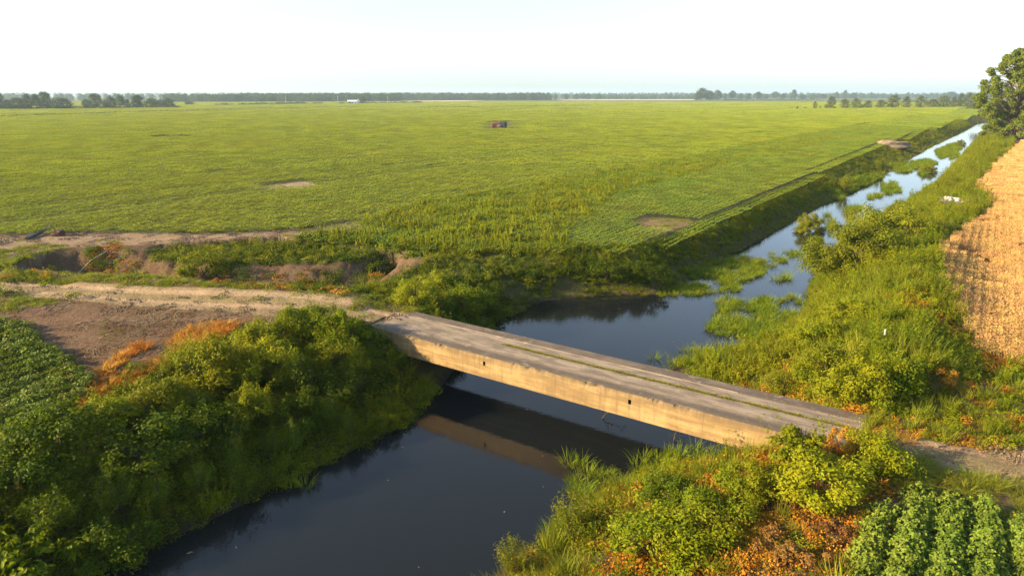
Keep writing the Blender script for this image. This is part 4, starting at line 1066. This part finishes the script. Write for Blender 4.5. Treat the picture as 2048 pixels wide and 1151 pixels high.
for row in [
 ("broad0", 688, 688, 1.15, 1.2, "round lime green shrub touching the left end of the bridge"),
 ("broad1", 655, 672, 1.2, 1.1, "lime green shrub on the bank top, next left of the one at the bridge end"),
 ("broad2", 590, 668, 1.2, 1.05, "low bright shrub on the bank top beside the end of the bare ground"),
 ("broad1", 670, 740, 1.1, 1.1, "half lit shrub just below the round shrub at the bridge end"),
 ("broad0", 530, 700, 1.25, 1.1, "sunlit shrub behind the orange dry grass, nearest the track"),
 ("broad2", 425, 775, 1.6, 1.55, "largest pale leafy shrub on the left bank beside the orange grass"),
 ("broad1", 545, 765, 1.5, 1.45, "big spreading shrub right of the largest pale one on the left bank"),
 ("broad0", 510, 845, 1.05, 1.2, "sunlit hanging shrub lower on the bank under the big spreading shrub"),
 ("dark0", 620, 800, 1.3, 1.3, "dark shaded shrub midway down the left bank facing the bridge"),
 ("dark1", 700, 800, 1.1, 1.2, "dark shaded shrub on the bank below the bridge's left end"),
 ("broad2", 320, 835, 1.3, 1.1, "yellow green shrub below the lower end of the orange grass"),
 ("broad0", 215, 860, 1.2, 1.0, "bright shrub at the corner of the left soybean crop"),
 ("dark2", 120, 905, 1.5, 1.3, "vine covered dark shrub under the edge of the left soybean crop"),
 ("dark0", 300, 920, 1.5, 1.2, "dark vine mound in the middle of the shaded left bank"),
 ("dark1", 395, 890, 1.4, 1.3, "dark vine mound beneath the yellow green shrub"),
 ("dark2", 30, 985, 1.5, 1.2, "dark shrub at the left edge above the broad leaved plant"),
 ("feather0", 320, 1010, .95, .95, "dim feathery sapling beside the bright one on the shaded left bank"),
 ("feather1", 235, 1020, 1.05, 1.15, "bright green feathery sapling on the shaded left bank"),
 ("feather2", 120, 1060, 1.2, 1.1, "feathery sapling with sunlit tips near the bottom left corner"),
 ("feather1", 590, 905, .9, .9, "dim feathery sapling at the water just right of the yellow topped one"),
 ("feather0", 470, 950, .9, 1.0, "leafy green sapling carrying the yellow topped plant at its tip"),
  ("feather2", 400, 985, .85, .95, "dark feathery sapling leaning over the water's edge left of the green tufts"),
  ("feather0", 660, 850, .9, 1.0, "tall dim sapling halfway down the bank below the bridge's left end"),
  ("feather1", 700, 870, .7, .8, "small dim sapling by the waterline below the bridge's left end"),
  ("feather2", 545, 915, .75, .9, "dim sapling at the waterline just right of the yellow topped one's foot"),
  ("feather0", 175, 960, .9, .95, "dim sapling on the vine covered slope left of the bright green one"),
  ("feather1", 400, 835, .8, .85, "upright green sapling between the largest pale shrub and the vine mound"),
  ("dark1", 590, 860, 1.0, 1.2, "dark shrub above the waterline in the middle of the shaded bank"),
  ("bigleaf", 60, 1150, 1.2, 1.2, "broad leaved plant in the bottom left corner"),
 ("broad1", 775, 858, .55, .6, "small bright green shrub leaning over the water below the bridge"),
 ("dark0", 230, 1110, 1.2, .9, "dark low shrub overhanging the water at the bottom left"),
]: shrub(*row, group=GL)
shrub("yellow", 472, 905, .85, 1.0, "yellow and orange topped slim sapling lit by the sun on the shaded bank", "sapling", "sapling")
GR = "shrubs along the canal's right side"
for row in [
 ("bigwillow0", 1722, 540, 1.25, 1.4, "largest round willow bush on the right bank near the narrow water"),
 ("bigwillow1", 1768, 490, 1.2, 1.25, "willow bush joined behind the largest one on the right bank"),
 ("bigwillow0", 1795, 440, .7, .75, "small willow bush at the far end of the big willow clump"),
 ("bigwillow1", 1618, 464, .55, .8, "round willow bush standing alone in the canal water"),
 ("willow1", 1700, 448, 1.5, 1.2, "thin willow shrub in the water behind the lone bush"),
 ("willow2", 1650, 545, 1.5, 1.0, "pale willow shrub at the waterline in front of the largest bush"),
 ("willow1", 1150, 1075, 1.15, 1.1, "feathery yellow shrub at the near water's edge, bottom centre"),
 ("willow2", 1030, 1150, .8, .9, "red tipped feathery shrub at the bottom edge beside the water"),
 ("vine", 1590, 945, 1.15, 1.05, "tall vine covered stump rising in front of the bridge's right end"),
 ("broad0", 1510, 990, 1.1, .8, "leafy bright shrub left of the vine covered stump"),
 ("broad1", 1640, 985, 1.2, .9, "leafy shrub directly below the vine covered stump"),
 ("orange", 1695, 905, 1.1, 1.2, "orange tinged shrub hiding the near right corner of the bridge"),
 ("broad2", 1740, 935, .9, .9, "green and orange shrub by the grassy verge of the right track"),
 ("brown", 1560, 1090, 1.1, .9, "dark brown dried shrub in the brown patch near the bottom right crop"),
 ("brown", 1620, 1130, 1.2, 1.0, "brown dead shrub at the bottom beside the right soybean rows"),
 ("brown", 1690, 1070, 1.1, .9, "brown dead shrub above the other one by the soybean rows"),
 ("broad1", 1420, 1060, 1.2, .8, "bright leafy mound in the middle of the near right bank"),
 ("broad2", 1330, 1120, 1.3, .9, "bright leafy mound at the bottom of the near right bank"),
 ("dark1", 1340, 1010, .9, .8, "dark green mound beside the reeds on the near right bank"),
 ("broad0", 1720, 800, 1.3, 1.3, "leafy bush beyond the bridge's right end, closest to the deck"),
 ("broad1", 1660, 760, 1.3, 1.1, "yellow green bush on the right bank just behind the bridge"),
 ("broad2", 1780, 790, 1.2, 1.1, "vine covered bush right of the one closest to the deck"),
 ("orange", 1790, 745, 1.1, .9, "orange dry bush on the rise behind the bridge"),
 ("orange", 1890, 760, 1.1, .8, "orange dry bush between the rise and the straw coloured crop"),
 ("willow0", 1560, 790, 1.0, .8, "pale feathery bush along the far side of the bridge deck"),
 ("broad2", 1640, 690, 1.2, .9, "low leafy bush at the reed bed's landward side"),
 ("broad0", 1700, 640, 1.2, .9, "low leafy bush below the white marker stake"),
 ("bigwillow1", 1855, 345, .55, .6, "shrub on the right bank beyond the white rubble"),
 ("bigwillow0", 1920, 290, .6, .6, "low dark shrub on the right bank near the tall tree"),
 ("willow1", 1690, 385, 1.5, 1.7, "yellow shrub on the left waterline of the narrow canal, nearest"),
 ("willow2", 1760, 345, 1.6, 1.8, "yellow shrub on the left waterline of the narrow canal, middle one"),
 ("willow0", 1800, 325, 1.0, .9, "small yellow shrub in the narrow canal, farthest along"),
]: shrub(*row, group=GR)
for row in [
 ("broad1", 412, 558, 1.35, 1.5, "round bright bush growing in the dug ditch beside the bare cut"),
 ("broad0", 880, 590, 1.5, 1.2, "leafy bush on the bank behind the bridge's left end"),
 ("broad2", 930, 625, 1.3, 1.2, "shaded bush at the pool's left shore behind the bridge"),
 ("broad1", 830, 600, 1.2, .9, "low bush next to the dry tufts behind the bridge's left end"),
 ("dark2", 1210, 560, 1.4, 1.1, "dark bush on the shaded far shore of the pool"),
 ("dark0", 1290, 560, 1.3, 1.0, "dark bush above the far reed bed on the shaded shore"),
 ("dark1", 760, 545, 1.0, .8, "small dark bush in the right end of the dug ditch"),
]: shrub(*row, group="bushes on the far bank of the pool and ditch")

# trees
TL = {}
rs = np.random.RandomState(5)
for k in range(5):
    cm, tm = tree_mb(rs, 10, 9 if k < 3 else 6.5, .14 if k != 1 else .26, 3200, .5, 34, 1.0 if k < 3 else .85)
    TL[f"oak{k}"] = (cm.mesh("oak_crown", [M['oak']]), tm.mesh("oak_trunk", [M['bark']]), 10, 9 if k < 3 else 6.5)
for k in range(4):
    cm, tm = tree_mb(rs, 10, 9 if k < 2 else 7, .06, 2600, .42, 34, .9)
    TL[f"field{k}"] = (cm.mesh("field_crown", [M['tree']]), tm.mesh("field_trunk", [M['bark']]), 10, 9 if k < 2 else 7)
def tree(kind, u, v, hpx, wpx, label, group, name="tree"):
    q = at(u, v); d = q[1] * CT + CAM_H * ST; H = hpx * d / F_PX; Wm = wpx * d / F_PX
    cr, tr, h0, w0 = TL[kind]
    e = empty(name, (q[0], q[1], -.1), RS.uniform(0, 6.28), (Wm / w0, Wm / w0, H / h0))
    link("crown", cr, e); link("trunk", tr, e)
    return tag(e, label, "tree", group)
ORD = ["first", "second", "third", "fourth", "fifth", "sixth", "seventh", "eighth", "ninth", "tenth", "eleventh", "twelfth", "thirteenth", "fourteenth", "fifteenth", "sixteenth", "seventeenth", "eighteenth"]
G1 = "trees of the clump at the far left"
for i, (u, top, base, w) in enumerate([(-4, 183, 219, 34), (16, 200, 219, 22), (36, 196, 219, 34), (56, 188, 218.5, 24), (75, 189, 218.5, 22), (93, 184, 218.5, 30), (126, 196, 218, 42)]):
    tree(f"oak{i % 3}", u, base, base - top, w, f"{ORD[i]} tree from the left in the dark clump at the far left edge", G1)
G2 = "trees of the second clump from the left"
for i, (u, top, base, w) in enumerate([(173, 199, 217.5, 18), (192, 188, 217.5, 30), (212, 203, 217, 16), (223, 193, 217, 22), (242, 191, 216.5, 22), (256, 199, 216.5, 14), (276, 191, 216, 26), (304, 197, 216, 32), (322, 200, 215.5, 20), (338, 197, 215.5, 28)]):
    tree(f"oak{(i + 1) % 4}", u, base, base - top, w, f"{ORD[i]} tree from the left in the clump left of the low field hedge", G2)
G3 = "trees dotted along the far middle horizon"
for i, (u, top, base, w, lab) in enumerate([(378, 202, 210, 20, "low rounded tree standing alone right of the left clumps"), (725, 193, 208, 15, "dark round tree beside the white farm building"),
    (1111, 189, 199.5, 8, "left one of two small lone trees at the middle horizon"), (1132, 190, 199.5, 10, "right one of two small lone trees at the middle horizon")]):
    tree(f"oak{i % 3}", u, base, base - top, w, lab, G3)
for i, (u, top, base, w) in enumerate([(972, 193, 200.5, 18), (990, 194, 200.5, 16), (1008, 194, 200, 18), (1026, 193, 200, 16), (1042, 195, 200, 14)]):
    tree(f"oak{(i + 2) % 3}", u, base, base - top, w, f"{ORD[i]} tree from the left in the low grove above the rusty stack", G3)
for i, (u, top, base, w) in enumerate([(1152, 190, 199, 14), (1166, 189, 199, 12), (1176, 187, 199, 14), (1196, 188, 199, 16)]):
    tree(f"oak{i % 3}", u, base, base - top, w, f"{ORD[i]} tree from the left in the grove right of the two lone trees", G3)
G4 = "trees of the tall clump at the right horizon"
for i, (u, top, base, w) in enumerate([(1394, 185, 201, 14), (1403, 177, 201, 24), (1419, 182, 201, 22), (1434, 181, 200.5, 20)]):
    tree(f"oak{i % 3}", u, base, base - top, w, f"{ORD[i]} tree from the left in the tall clump at the right horizon", G4)
G5 = "scattered trees along the right horizon"
for i, (u, top, base, w) in enumerate([(1450, 187, 199.5, 8), (1464, 182, 199.5, 13), (1480, 188, 199, 10), (1497, 187, 199, 14), (1515, 184, 199, 16), (1532, 189, 198.5, 10), (1550, 184, 198.5, 18), (1566, 187, 198.5, 12), (1587, 180, 198.5, 14),
    (1606, 190, 198.5, 14), (1626, 190, 198.5, 14), (1646, 188, 198.5, 12), (1672, 184, 198, 10), (1689, 181, 198, 9), (1706, 186, 198, 13), (1741, 186, 197.5, 6), (1815, 185, 197.5, 8), (1900, 184, 198, 30)]):
    tree(f"oak{i % 5}", u, base, base - top, w, f"{ORD[i]} tree from the left of the line right of the tall horizon clump", G5)
G6 = "field trees in the row left of the tall tree"
for i, (u, top, base, w) in enumerate([(1594, 212, 219, 6), (1629, 203, 218, 10), (1661, 193, 217.5, 20), (1688, 198, 217, 20), (1710, 197, 216.5, 26), (1735, 201, 216.5, 22), (1760, 200, 216, 22), (1785, 190, 216, 28), (1812, 193, 215.5, 22),
    (1840, 192, 215.5, 28), (1865, 198, 215, 24), (1886, 191, 215, 28), (1906, 194, 214.5, 20), (1920, 187, 214.5, 20), (1935, 185, 214, 16), (1949, 187, 214, 16)]):
    tree(f"field{i % 4}", u, base, base - top, w, f"{ORD[i]} tree from the left in the row left of the tall tree", G6)
for i, (u, v, w, h, lab) in enumerate([(1578, 218.5, 4, 3, "tiny bush farthest left before the field tree row"), (1610, 218, 6, 4, "tiny bush between the first two trees of the row"), (1640, 217.5, 7, 6, "small bush right of the second tree of the row"),
    (1651, 217.5, 9, 8, "small bush at the foot of the third tree of the row"), (1945, 218, 34, 11, "long low bush in front of the row's right end"), (1722, 217, 14, 7, "low bush between the fifth and sixth trees of the row"), (1955, 245, 24, 16, "dark bush at the canal's far end under the tall tree")]):
    tree(f"field{i % 2}", u, v, h, w, lab, "low bushes along the field tree row", "bush")["category"] = "bush"
# the big tree on the right
rs = np.random.RandomState(12)
cm = MB(); tm = MB(); bx_, by_ = at(2022, 279); H = 27.5
tube(tm, [[0, 0, -1], [.3, .2, 5], [-.2, .3, 10], [.4, 0, 17], [0, 0, 23]], [.95, .75, .6, .35, .1], 10)
nc = 190
for k in range(nc):
    f = (k + rs.rand()) / nc; zc = 1.5 + (H - 3) * f
    prof = np.interp(f, [0, .12, .3, .45, .6, .8, .92, 1], [.75, .95, .85, 1.05, 1.0, .78, .5, .15])
    th = k * 2.39996 + rs.uniform(-.4, .4); rad = 10.2 * prof * rs.uniform(.35, 1.14)
    c = np.array([math.cos(th) * rad, math.sin(th) * rad, zc]); r = rs.uniform(.9, 2.2)
    tube(tm, [[0, 0, max(4, zc - rad * .6)], c * [.5, .5, 1] - [0, 0, 1.0], c], [.22, .14, .04], 5, 0, False)
    per = 400; d = unit(rs.normal(size=(per, 3))); C = c + d * np.array([r, r, r * .7]) * rs.uniform(.3, 1, per)[:, None]
    leaves(cm, C, d * .8 + np.array([0, 0, .4]) + rs.normal(0, .4, (per, 3)), .44 * rs.uniform(.6, 1.3, per), .33, 0, rs)
e = empty("tree", (bx_, by_, 0)); link("crown", cm.mesh("crown", [M['cotton']]), e); link("trunk", tm.mesh("trunk", [M['bark']]), e)
tag(e, "tall leafy tree at the right edge beside the straw coloured crop", "tree")

# far woods, one mass
rs = np.random.RandomState(8)
pr = [tree_mb(rs, 15, 14, .05, 420, 1.7, 16, .9)[0] for _ in range(5)]
PP = []; SS = []
def belt(u0, u1, v0, v1, n, s0, s1):
    uu = RS.uniform(u0, u1, n); vv = RS.uniform(v0, v1, n); q = np.array([at(a, b) for a, b in zip(uu, vv)])
    PP.append(np.c_[q, np.full(n, -.5)]); SS.append(RS.uniform(s0, s1, n))
belt(-700, 360, 199.5, 201.5, 260, .9, 1.3)
belt(330, 640, 201.0, 204.5, 330, .75, 1.15)
belt(480, 800, 200.5, 203.0, 330, .95, 1.3)
belt(780, 1100, 199.0, 200.5, 330, 1.0, 1.4)
belt(1040, 2300, 196.2, 197.2, 700, 1.0, 1.5)
belt(1200, 1400, 197.6, 198.6, 120, .5, 1.0)
belt(-700, 2300, 194.6, 195.2, 700, 1.4, 2.1)
P = np.concatenate(PP); n = len(P)
o = scatter("far_woods", pr, [M['oak']], P, rand_rot(n, .02), np.concatenate(SS), RS.randint(0, 5, n))
tag(o, "long band of distant woods below the horizon", "woods", kind="stuff")
# low hedge-like growth far out in the field and the dark ditch lines
pr = [vine_clump(rs, 3.0, 2.2, 120, .9) for _ in range(4)]
PP = []; SS = []
def line(pts, n, s0, s1, jit=1.0):
    W = np.array([at(a, b) for a, b in pts]); d = np.r_[0, np.cumsum(np.linalg.norm(np.diff(W, axis=0), axis=1))]
    s = RS.uniform(0, d[-1], n); q = np.stack([np.interp(s, d, W[:, 0]), np.interp(s, d, W[:, 1])], 1) + RS.normal(0, jit, (n, 2))
    PP.append(np.c_[q, np.zeros(n)]); SS.append(RS.uniform(s0, s1, n))
line([(425, 211), (630, 208)], 90, .6, 1.9, 6); line([(690, 207.5), (840, 206)], 60, .6, 1.8, 6); line([(145, 216.5), (165, 216.5)], 20, .6, 1.2, 3); line([(-40, 219), (145, 217.8)], 60, .8, 1.6, 5); line([(165, 217.3), (352, 215.8)], 70, .8, 1.5, 5)
line([(1450, 200.5), (1640, 199.5)], 120, .8, 1.6, 8)
line([(700, 207), (718, 207)], 12, .5, .9, 3)
line([(1960, 228), (1720, 262)], 0, 1, 1)
P = np.concatenate(PP); n = len(P)
o = scatter("low_hedge_growth", pr, [M['tree']], P, rand_rot(n, .03), np.concatenate(SS), RS.randint(0, 4, n))
tag(o, "low scrubby growth lining the distant field edges", "scrub", kind="stuff")
PP = []; SS = []
line([(-300, 242), (0, 234), (340, 223), (600, 216.5), (720, 214.5)], 1500, .32, .55, .9)
line([(830, 215.5), (1000, 214.2), (1200, 211)], 520, .35, .6, .9)
line([(1250, 211.3), (1400, 210), (1600, 208)], 300, .25, .5, 1.2)
P = np.concatenate(PP); n = len(P)
o = scatter("ditch_weeds", pr, [M['oak']], P, rand_rot(n, .03), np.concatenate(SS), RS.randint(0, 4, n))
tag(o, "dark weeds marking the drainage ditch across the far field", "weeds", kind="stuff")

# far hills
rs = np.random.RandomState(4)
xs = np.linspace(-7000, 7000, 260); rows = []
prof = [(6300, 0), (6500, .55), (6700, 1.0), (6950, .7), (7300, 0)]
for yy, f in prof:
    hgt = 16 + 26 * fbm(xs / 900, xs * 0 + 3, 2, 4) * np.interp(xs, [-7000, -2500, 500, 2500, 7000], [1.3, 1.15, .8, .45, .5]) + 5 * fbm(xs / 90, xs * 0 + yy, 5, 2)
    rows.append(np.stack([xs, xs * 0 + yy, f * hgt - .5], -1))
G = np.array(rows); I = np.arange(G.shape[0] * G.shape[1]).reshape(G.shape[:2]); mb = MB()
mb.quads(G.reshape(-1, 3), np.stack([I[:-1, :-1], I[:-1, 1:], I[1:, 1:], I[1:, :-1]], -1).reshape(-1, 4))
tag(link("hills", mb.mesh("hills", [rough_mat("far_forest", (.03, .045, .015), (.05, .07, .02), .05, .95, .5, 5)])), "low wooded hills on the horizon", "hills", kind="structure")

# ------------------------------------------------------------------ small things
# rusty stack with a torn dark cover in the field
rs = np.random.RandomState(2)
def lump(rs, sx, sy, sz, n=3, amp=.2, flat=.0, sq=.5):
    import bmesh
    bm = bmesh.new(); bmesh.ops.create_icosphere(bm, subdivisions=n, radius=1)
    V = np.array([v.co[:] for v in bm.verts]); F = np.array([[v.index for v in f.verts] for f in bm.faces]); bm.free()
    s = np.sign(V) * np.abs(V) ** sq; s = s / np.max(np.abs(s), 0)
    nz = fbm(V[:, 0] * 2.2 + 9 + rs.rand() * 50, V[:, 1] * 2.2 + V[:, 2] * 1.7 + 5, rs.randint(99), 4) - .5
    s = s * (1 + amp * nz[:, None])
    return s * np.array([sx, sy, sz]), F
q = onground(998, 256.5)
e = empty("rusty_stack", (q[0], q[1], 0), -.12)
mb = MB(); V, F = lump(rs, 3.1, 1.5, 1.3, 4, .22, sq=.35); mb.add(V + [0, 0, 1.2], F)
for k in range(60):
    a = rs.uniform(-3, .3), rs.uniform(-1.6, -1.3), rs.uniform(.2, 2.3)
    tube(mb, [a, np.array(a) + [rs.uniform(-.4, .4), -.2, rs.uniform(-.5, .3)]], [.06, .02], 4)
link("body", mb.mesh("body", [rough_mat("rust", (.17, .06, .022), (.075, .036, .022), 1.6, .95, .6, .1, (.045, .032, .026))], True), e)
mb = MB()
V, F = lump(rs, 1.62, 1.62, 1.42, 4, .22, sq=.4); mb.add(V + [1.55, 0, 1.22], F)
link("cover", mb.mesh("cover", [rough_mat("torn_cover", (.025, .022, .02), (.05, .045, .042), 1.3, .9, .5, .12, (.05, .045, .025))], True), e)
mb = MB(); V, F = lump(rs, .9, .25, .55, 3, .4, sq=.6); mb.add(V + [.35, -1.62, .9], F)
link("sheet", mb.mesh("sheet", [rough_mat("blue_sheet", (.05, .05, .075), (.12, .115, .13), 2.5, .6)], True), e)
tag(e, "rusty brown stack with a dark torn cover standing in the soybean field", "stack")
# black pipe and root clump on the field margin
a = onground(54, 480); b = onground(103, 462); d = b - a
mb = MB(); tube(mb, [a * 0 + [0, 0, .16], d * .5 + [0, 0, .22], d + [0, 0, .5]], .16, 10)
tag(link("irrigation_pipe", mb.mesh("irrigation_pipe", [rough_mat("black_pipe", (.025, .02, .018), (.06, .05, .045), 2, .5)], True), None, a), "long black pipe lying across the bare field margin", "pipe")
q = onground(116, 471); mb = MB(); V, F = lump(rs, .6, .45, .42, 4, .7, sq=.9); mb.add(V + [0, 0, .15], F)
for k in range(40):
    th = rs.uniform(0, 6.28); s0 = np.array([math.cos(th) * .4, math.sin(th) * .3, .25]); tube(mb, [s0, s0 + rs.normal(0, .25, 3)], [.03, .008], 4)
tag(link("root_clump", mb.mesh("root_clump", [rough_mat("dark_roots", (.05, .022, .015), (.11, .05, .032), 3)]), None, q), "dark brown root clump beside the end of the black pipe", "root clump")
# spoil mound by the narrow canal
q = onground(1782, 295); mb = MB(); V, F = lump(rs, 5.2, 2.6, 1.9, 5, .5, sq=.9); V[:, 2] = np.where(V[:, 2] < 0, V[:, 2] * .2, V[:, 2] * (1 + .3 * (fbm(V[:, 0], V[:, 1], 4, 4) - .5))); mb.add(V, F)
tag(link("soil_mound", mb.mesh("soil_mound", [rough_mat("mound_soil", (.15, .11, .068), (.25, .19, .125), 1.2, .95, .8, .2)], True), None, q), "bare brown soil mound on the left bank of the narrow canal", "mound")
# white rubble
q = onground(1902, 408); e = empty("rubble_pile", q, .5); mt = rough_mat("pale_rubble", (.36, .35, .36), (.60, .59, .58), 3, .8)
mb = MB()
for k in range(60):
    c = rs.normal(0, 1, 3) * [1.1, .6, 0]; V, F = lump(rs, rs.uniform(.1, .34), rs.uniform(.08, .25), rs.uniform(.05, .15), 2, .3, sq=.5)
    th = rs.uniform(0, 6.28); Rm = np.array([[math.cos(th), -math.sin(th), 0], [math.sin(th), math.cos(th), 0], [0, 0, 1]])
    V = V @ Rm.T; V[:, 2] += V[:, 0] * rs.normal(0, .3); mb.add(V + c + [0, 0, rs.uniform(.15, .6) * math.exp(-(c[0] / 1.5) ** 2) + .25], F)
V, F = lump(rs, 2.6, 1.5, .22, 3, .3, sq=.9); mb.add(V + [0, 0, .18], F)
link("rubble", mb.mesh("rubble", [mt]), e)
mb = MB(); V, F = lump(rs, .45, .3, .3, 3, .3); mb.add(V + [.5, .9, .6], F); link("brick_lump", mb.mesh("brick_lump", [rough_mat("brick_red", (.26, .11, .07), (.36, .17, .11), 4)]), e)
tag(e, "heap of white rubble dumped in the grass by the straw coloured crop", "rubble")
# white marker stake
q = onground(1766, 690); mb = MB(); box(mb, -.03, -.02, 0, .03, .02, .27); box(mb, -.02, -.014, .271, .02, .014, .29)
tag(link("marker_stake", mb.mesh("marker_stake", [rough_mat("white_paint", (.7, .7, .68), (.8, .8, .78), 8, .6)]), None, (q[0], q[1], q[2] + .55)), "small white marker stake among the right bank weeds", "stake")
# pole leaning in the ditch
a = onground(156, 547); mb = MB(); tube(mb, [[0, 0, 0], [.9, .6, 1.0], [2.0, 1.4, 1.7]], [.05, .045, .035], 6)
tag(link("fallen_pole", mb.mesh("fallen_pole", [rough_mat("grey_wood", (.22, .19, .15), (.35, .31, .25), 6)]), None, a), "pale thin pole leaning up the cut wall of the ditch", "pole")
# branches added in place of plant reflections in the water under the bridge
def branch(rs, L=1.6, n=9):
    mb = MB(); tube(mb, [[0, 0, -.3], [L * .3, .1, .25], [L * .7, 0, .5], [L, .15, .55]], [.03, .025, .018, .008], 5)
    for k in range(n):
        t = rs.uniform(.2, 1); s0 = np.array([L * t, .05, .1 + .5 * t]); tube(mb, [s0, s0 + np.r_[rs.normal(0, .25, 2), rs.uniform(-.1, .5)]], [.012, .004], 4)
    return mb
for (u, v, rz, lab) in ((1195, 838, .2, "added twiggy branch in place of a plant reflection under the middle of the bridge"), (1345, 885, .9, "added twiggy branch in place of a plant reflection under the right part of the bridge")):
    q = at(u, v, ZW); o = link("reflection_branch", branch(rs).mesh("reflection_branch", [M['twig']]), None, (q[0], q[1], ZW)); o.rotation_euler = (0, 0, rz)
    tag(o, lab, "branch", "added branches in place of water reflections")
# dry curled leaf clump
q = onground(1757, 975); mb = tuft(rs, 14, .55, .10, .12, .5, .9, 0, 4)
tag(link("dry_leaf_clump", mb.mesh("dry_leaf_clump", [M['orange']]), None, q), "dry orange leaf clump standing in the dark gap by the right verge", "dry plant")
# white farm building
q = at(707, 207.3); d = q[1]; mt_w = rough_mat("white_siding", (.75, .75, .73), (.82, .82, .8), .3, .6, .1); mt_r = rough_mat("metal_roof", (.62, .62, .62), (.72, .72, .72), .3, .4, .1)
e = empty("farm_building", (q[0], q[1], 0), .15); mb = MB(); box(mb, -9, -4, 0, 5.5, 4, 3.4); link("wall", mb.mesh("wall", [mt_w]), e)
mb = MB(); mb.quads([(-9.4, -4.4, 3.41), (5.9, -4.4, 3.41), (5.9, 0, 5.6), (-9.4, 0, 5.6), (-9.4, 4.4, 3.41), (5.9, 4.4, 3.41)], [(0, 1, 2, 3), (3, 2, 5, 4), (0, 4, 5, 1)]); mb.add([(-9.4, -4.4, 3.41), (-9.4, 0, 5.6), (-9.4, 4.4, 3.41), (5.9, -4.4, 3.41), (5.9, 0, 5.6), (5.9, 4.4, 3.41)], [(0, 1, 2), (3, 5, 4)])
link("roof", mb.mesh("roof", [mt_r]), e)
mb = MB(); box(mb, 5.5, -3, 0, 9.5, 3, 5.2); link("gable_wing", mb.mesh("gable_wing", [mt_w]), e)
mb = MB(); mb.quads([(5.3, -3.3, 5.2), (9.7, -3.3, 5.2), (9.7, 3.3, 5.2), (5.3, 3.3, 5.2), (7.5, -3.3, 7.6), (7.5, 3.3, 7.6)], [(0, 4, 5, 3), (1, 2, 5, 4)]); mb.add([(5.3, -3.3, 5.2), (9.7, -3.3, 5.2), (7.5, -3.3, 7.6), (5.3, 3.3, 5.2), (9.7, 3.3, 5.2), (7.5, 3.3, 7.6)], [(0, 1, 2), (3, 5, 4)]); link("wing_roof", mb.mesh("wing_roof", [mt_r]), e)
for xx in (-6.5, -1.5, 3):
    mb = MB(); box(mb, xx, -4.03, 1.0, xx + 1.4, -4.003, 2.4); link("window", mb.mesh("window", [M['dark']]), e)
tag(e, "white farm building with a pale roof beside a dark round tree", "building")
# utility poles
pm = rough_mat("pole_wood", (.35, .33, .3), (.5, .48, .44), 2, .8)
def pole_mesh():
    mb = MB(); tube(mb, [[0, 0, -.5], [0, 0, 12]], [.28, .2], 8); return mb.mesh("pole", [pm])
def arm_mesh():
    mb = MB(); box(mb, -1.2, -.30, 11.0, 1.2, -.21, 11.2); return mb.mesh("crossarm", [pm])
A1, A2 = pole_mesh(), arm_mesh()
for u, v, lab in ((572, 206, "utility pole in front of the woods, left of the white building"), (676, 205, "utility pole just left of the white farm building"), (776, 206, "utility pole right of the white farm building"),
    (1445, 200.5, "utility pole at the right side of the tall horizon clump"), (1511, 200.2, "utility pole farther right of the tall horizon clump"), (1593, 199.8, "utility pole farthest right along the horizon trees")):
    q = at(u, v); e = empty("utility_pole", (q[0], q[1], 0), .3); link("pole", A1, e); link("crossarm", A2, e); tag(e, lab, "utility pole", "utility poles along the horizon")
# pale stubble strips far out
def strip(name, pts, label):
    mb = MB(); W = [at(a, b) for a, b in pts]; V = np.array([[*w_, .35] for w_ in W]); n = len(V); mb.add(V, [(0, i, i + 1) for i in range(1, n - 1)])
    tag(link(name, mb.mesh(name, [rough_mat(name + "_straw", (.42, .31, .19), (.52, .39, .25), .02, .95)])), label, "field", kind="structure")
strip("stubble_field", [(590, 205.9), (700, 205.3), (900, 203.6), (980, 201.2), (860, 201.8), (600, 205.0)], "pale stubble strip below the distant woods")
strip("stubble_field", [(1130, 201.2), (1390, 200.8), (1388, 199.0), (1200, 199.2), (1110, 200.1)], "pale pink stubble strip left of the tall horizon clump")

# ------------------------------------------------------------------ haze
mb = MB(); box(mb, -9500, -900, -6.5, 9500, 9500, 75)
m, nt, out = new_mat("haze")
vol = nd(nt, "ShaderNodeVolumePrincipled"); vol.inputs["Color"].default_value = (.58, .78, 1, 1); vol.inputs["Density"].default_value = .00012; vol.inputs["Anisotropy"].default_value = .2
nt.links.new(vol.outputs[0], out.inputs[1])
hz = link("haze", mb.mesh("haze", [m])); tag(hz, "thin bluish morning haze over the fields", "haze", kind="stuff")
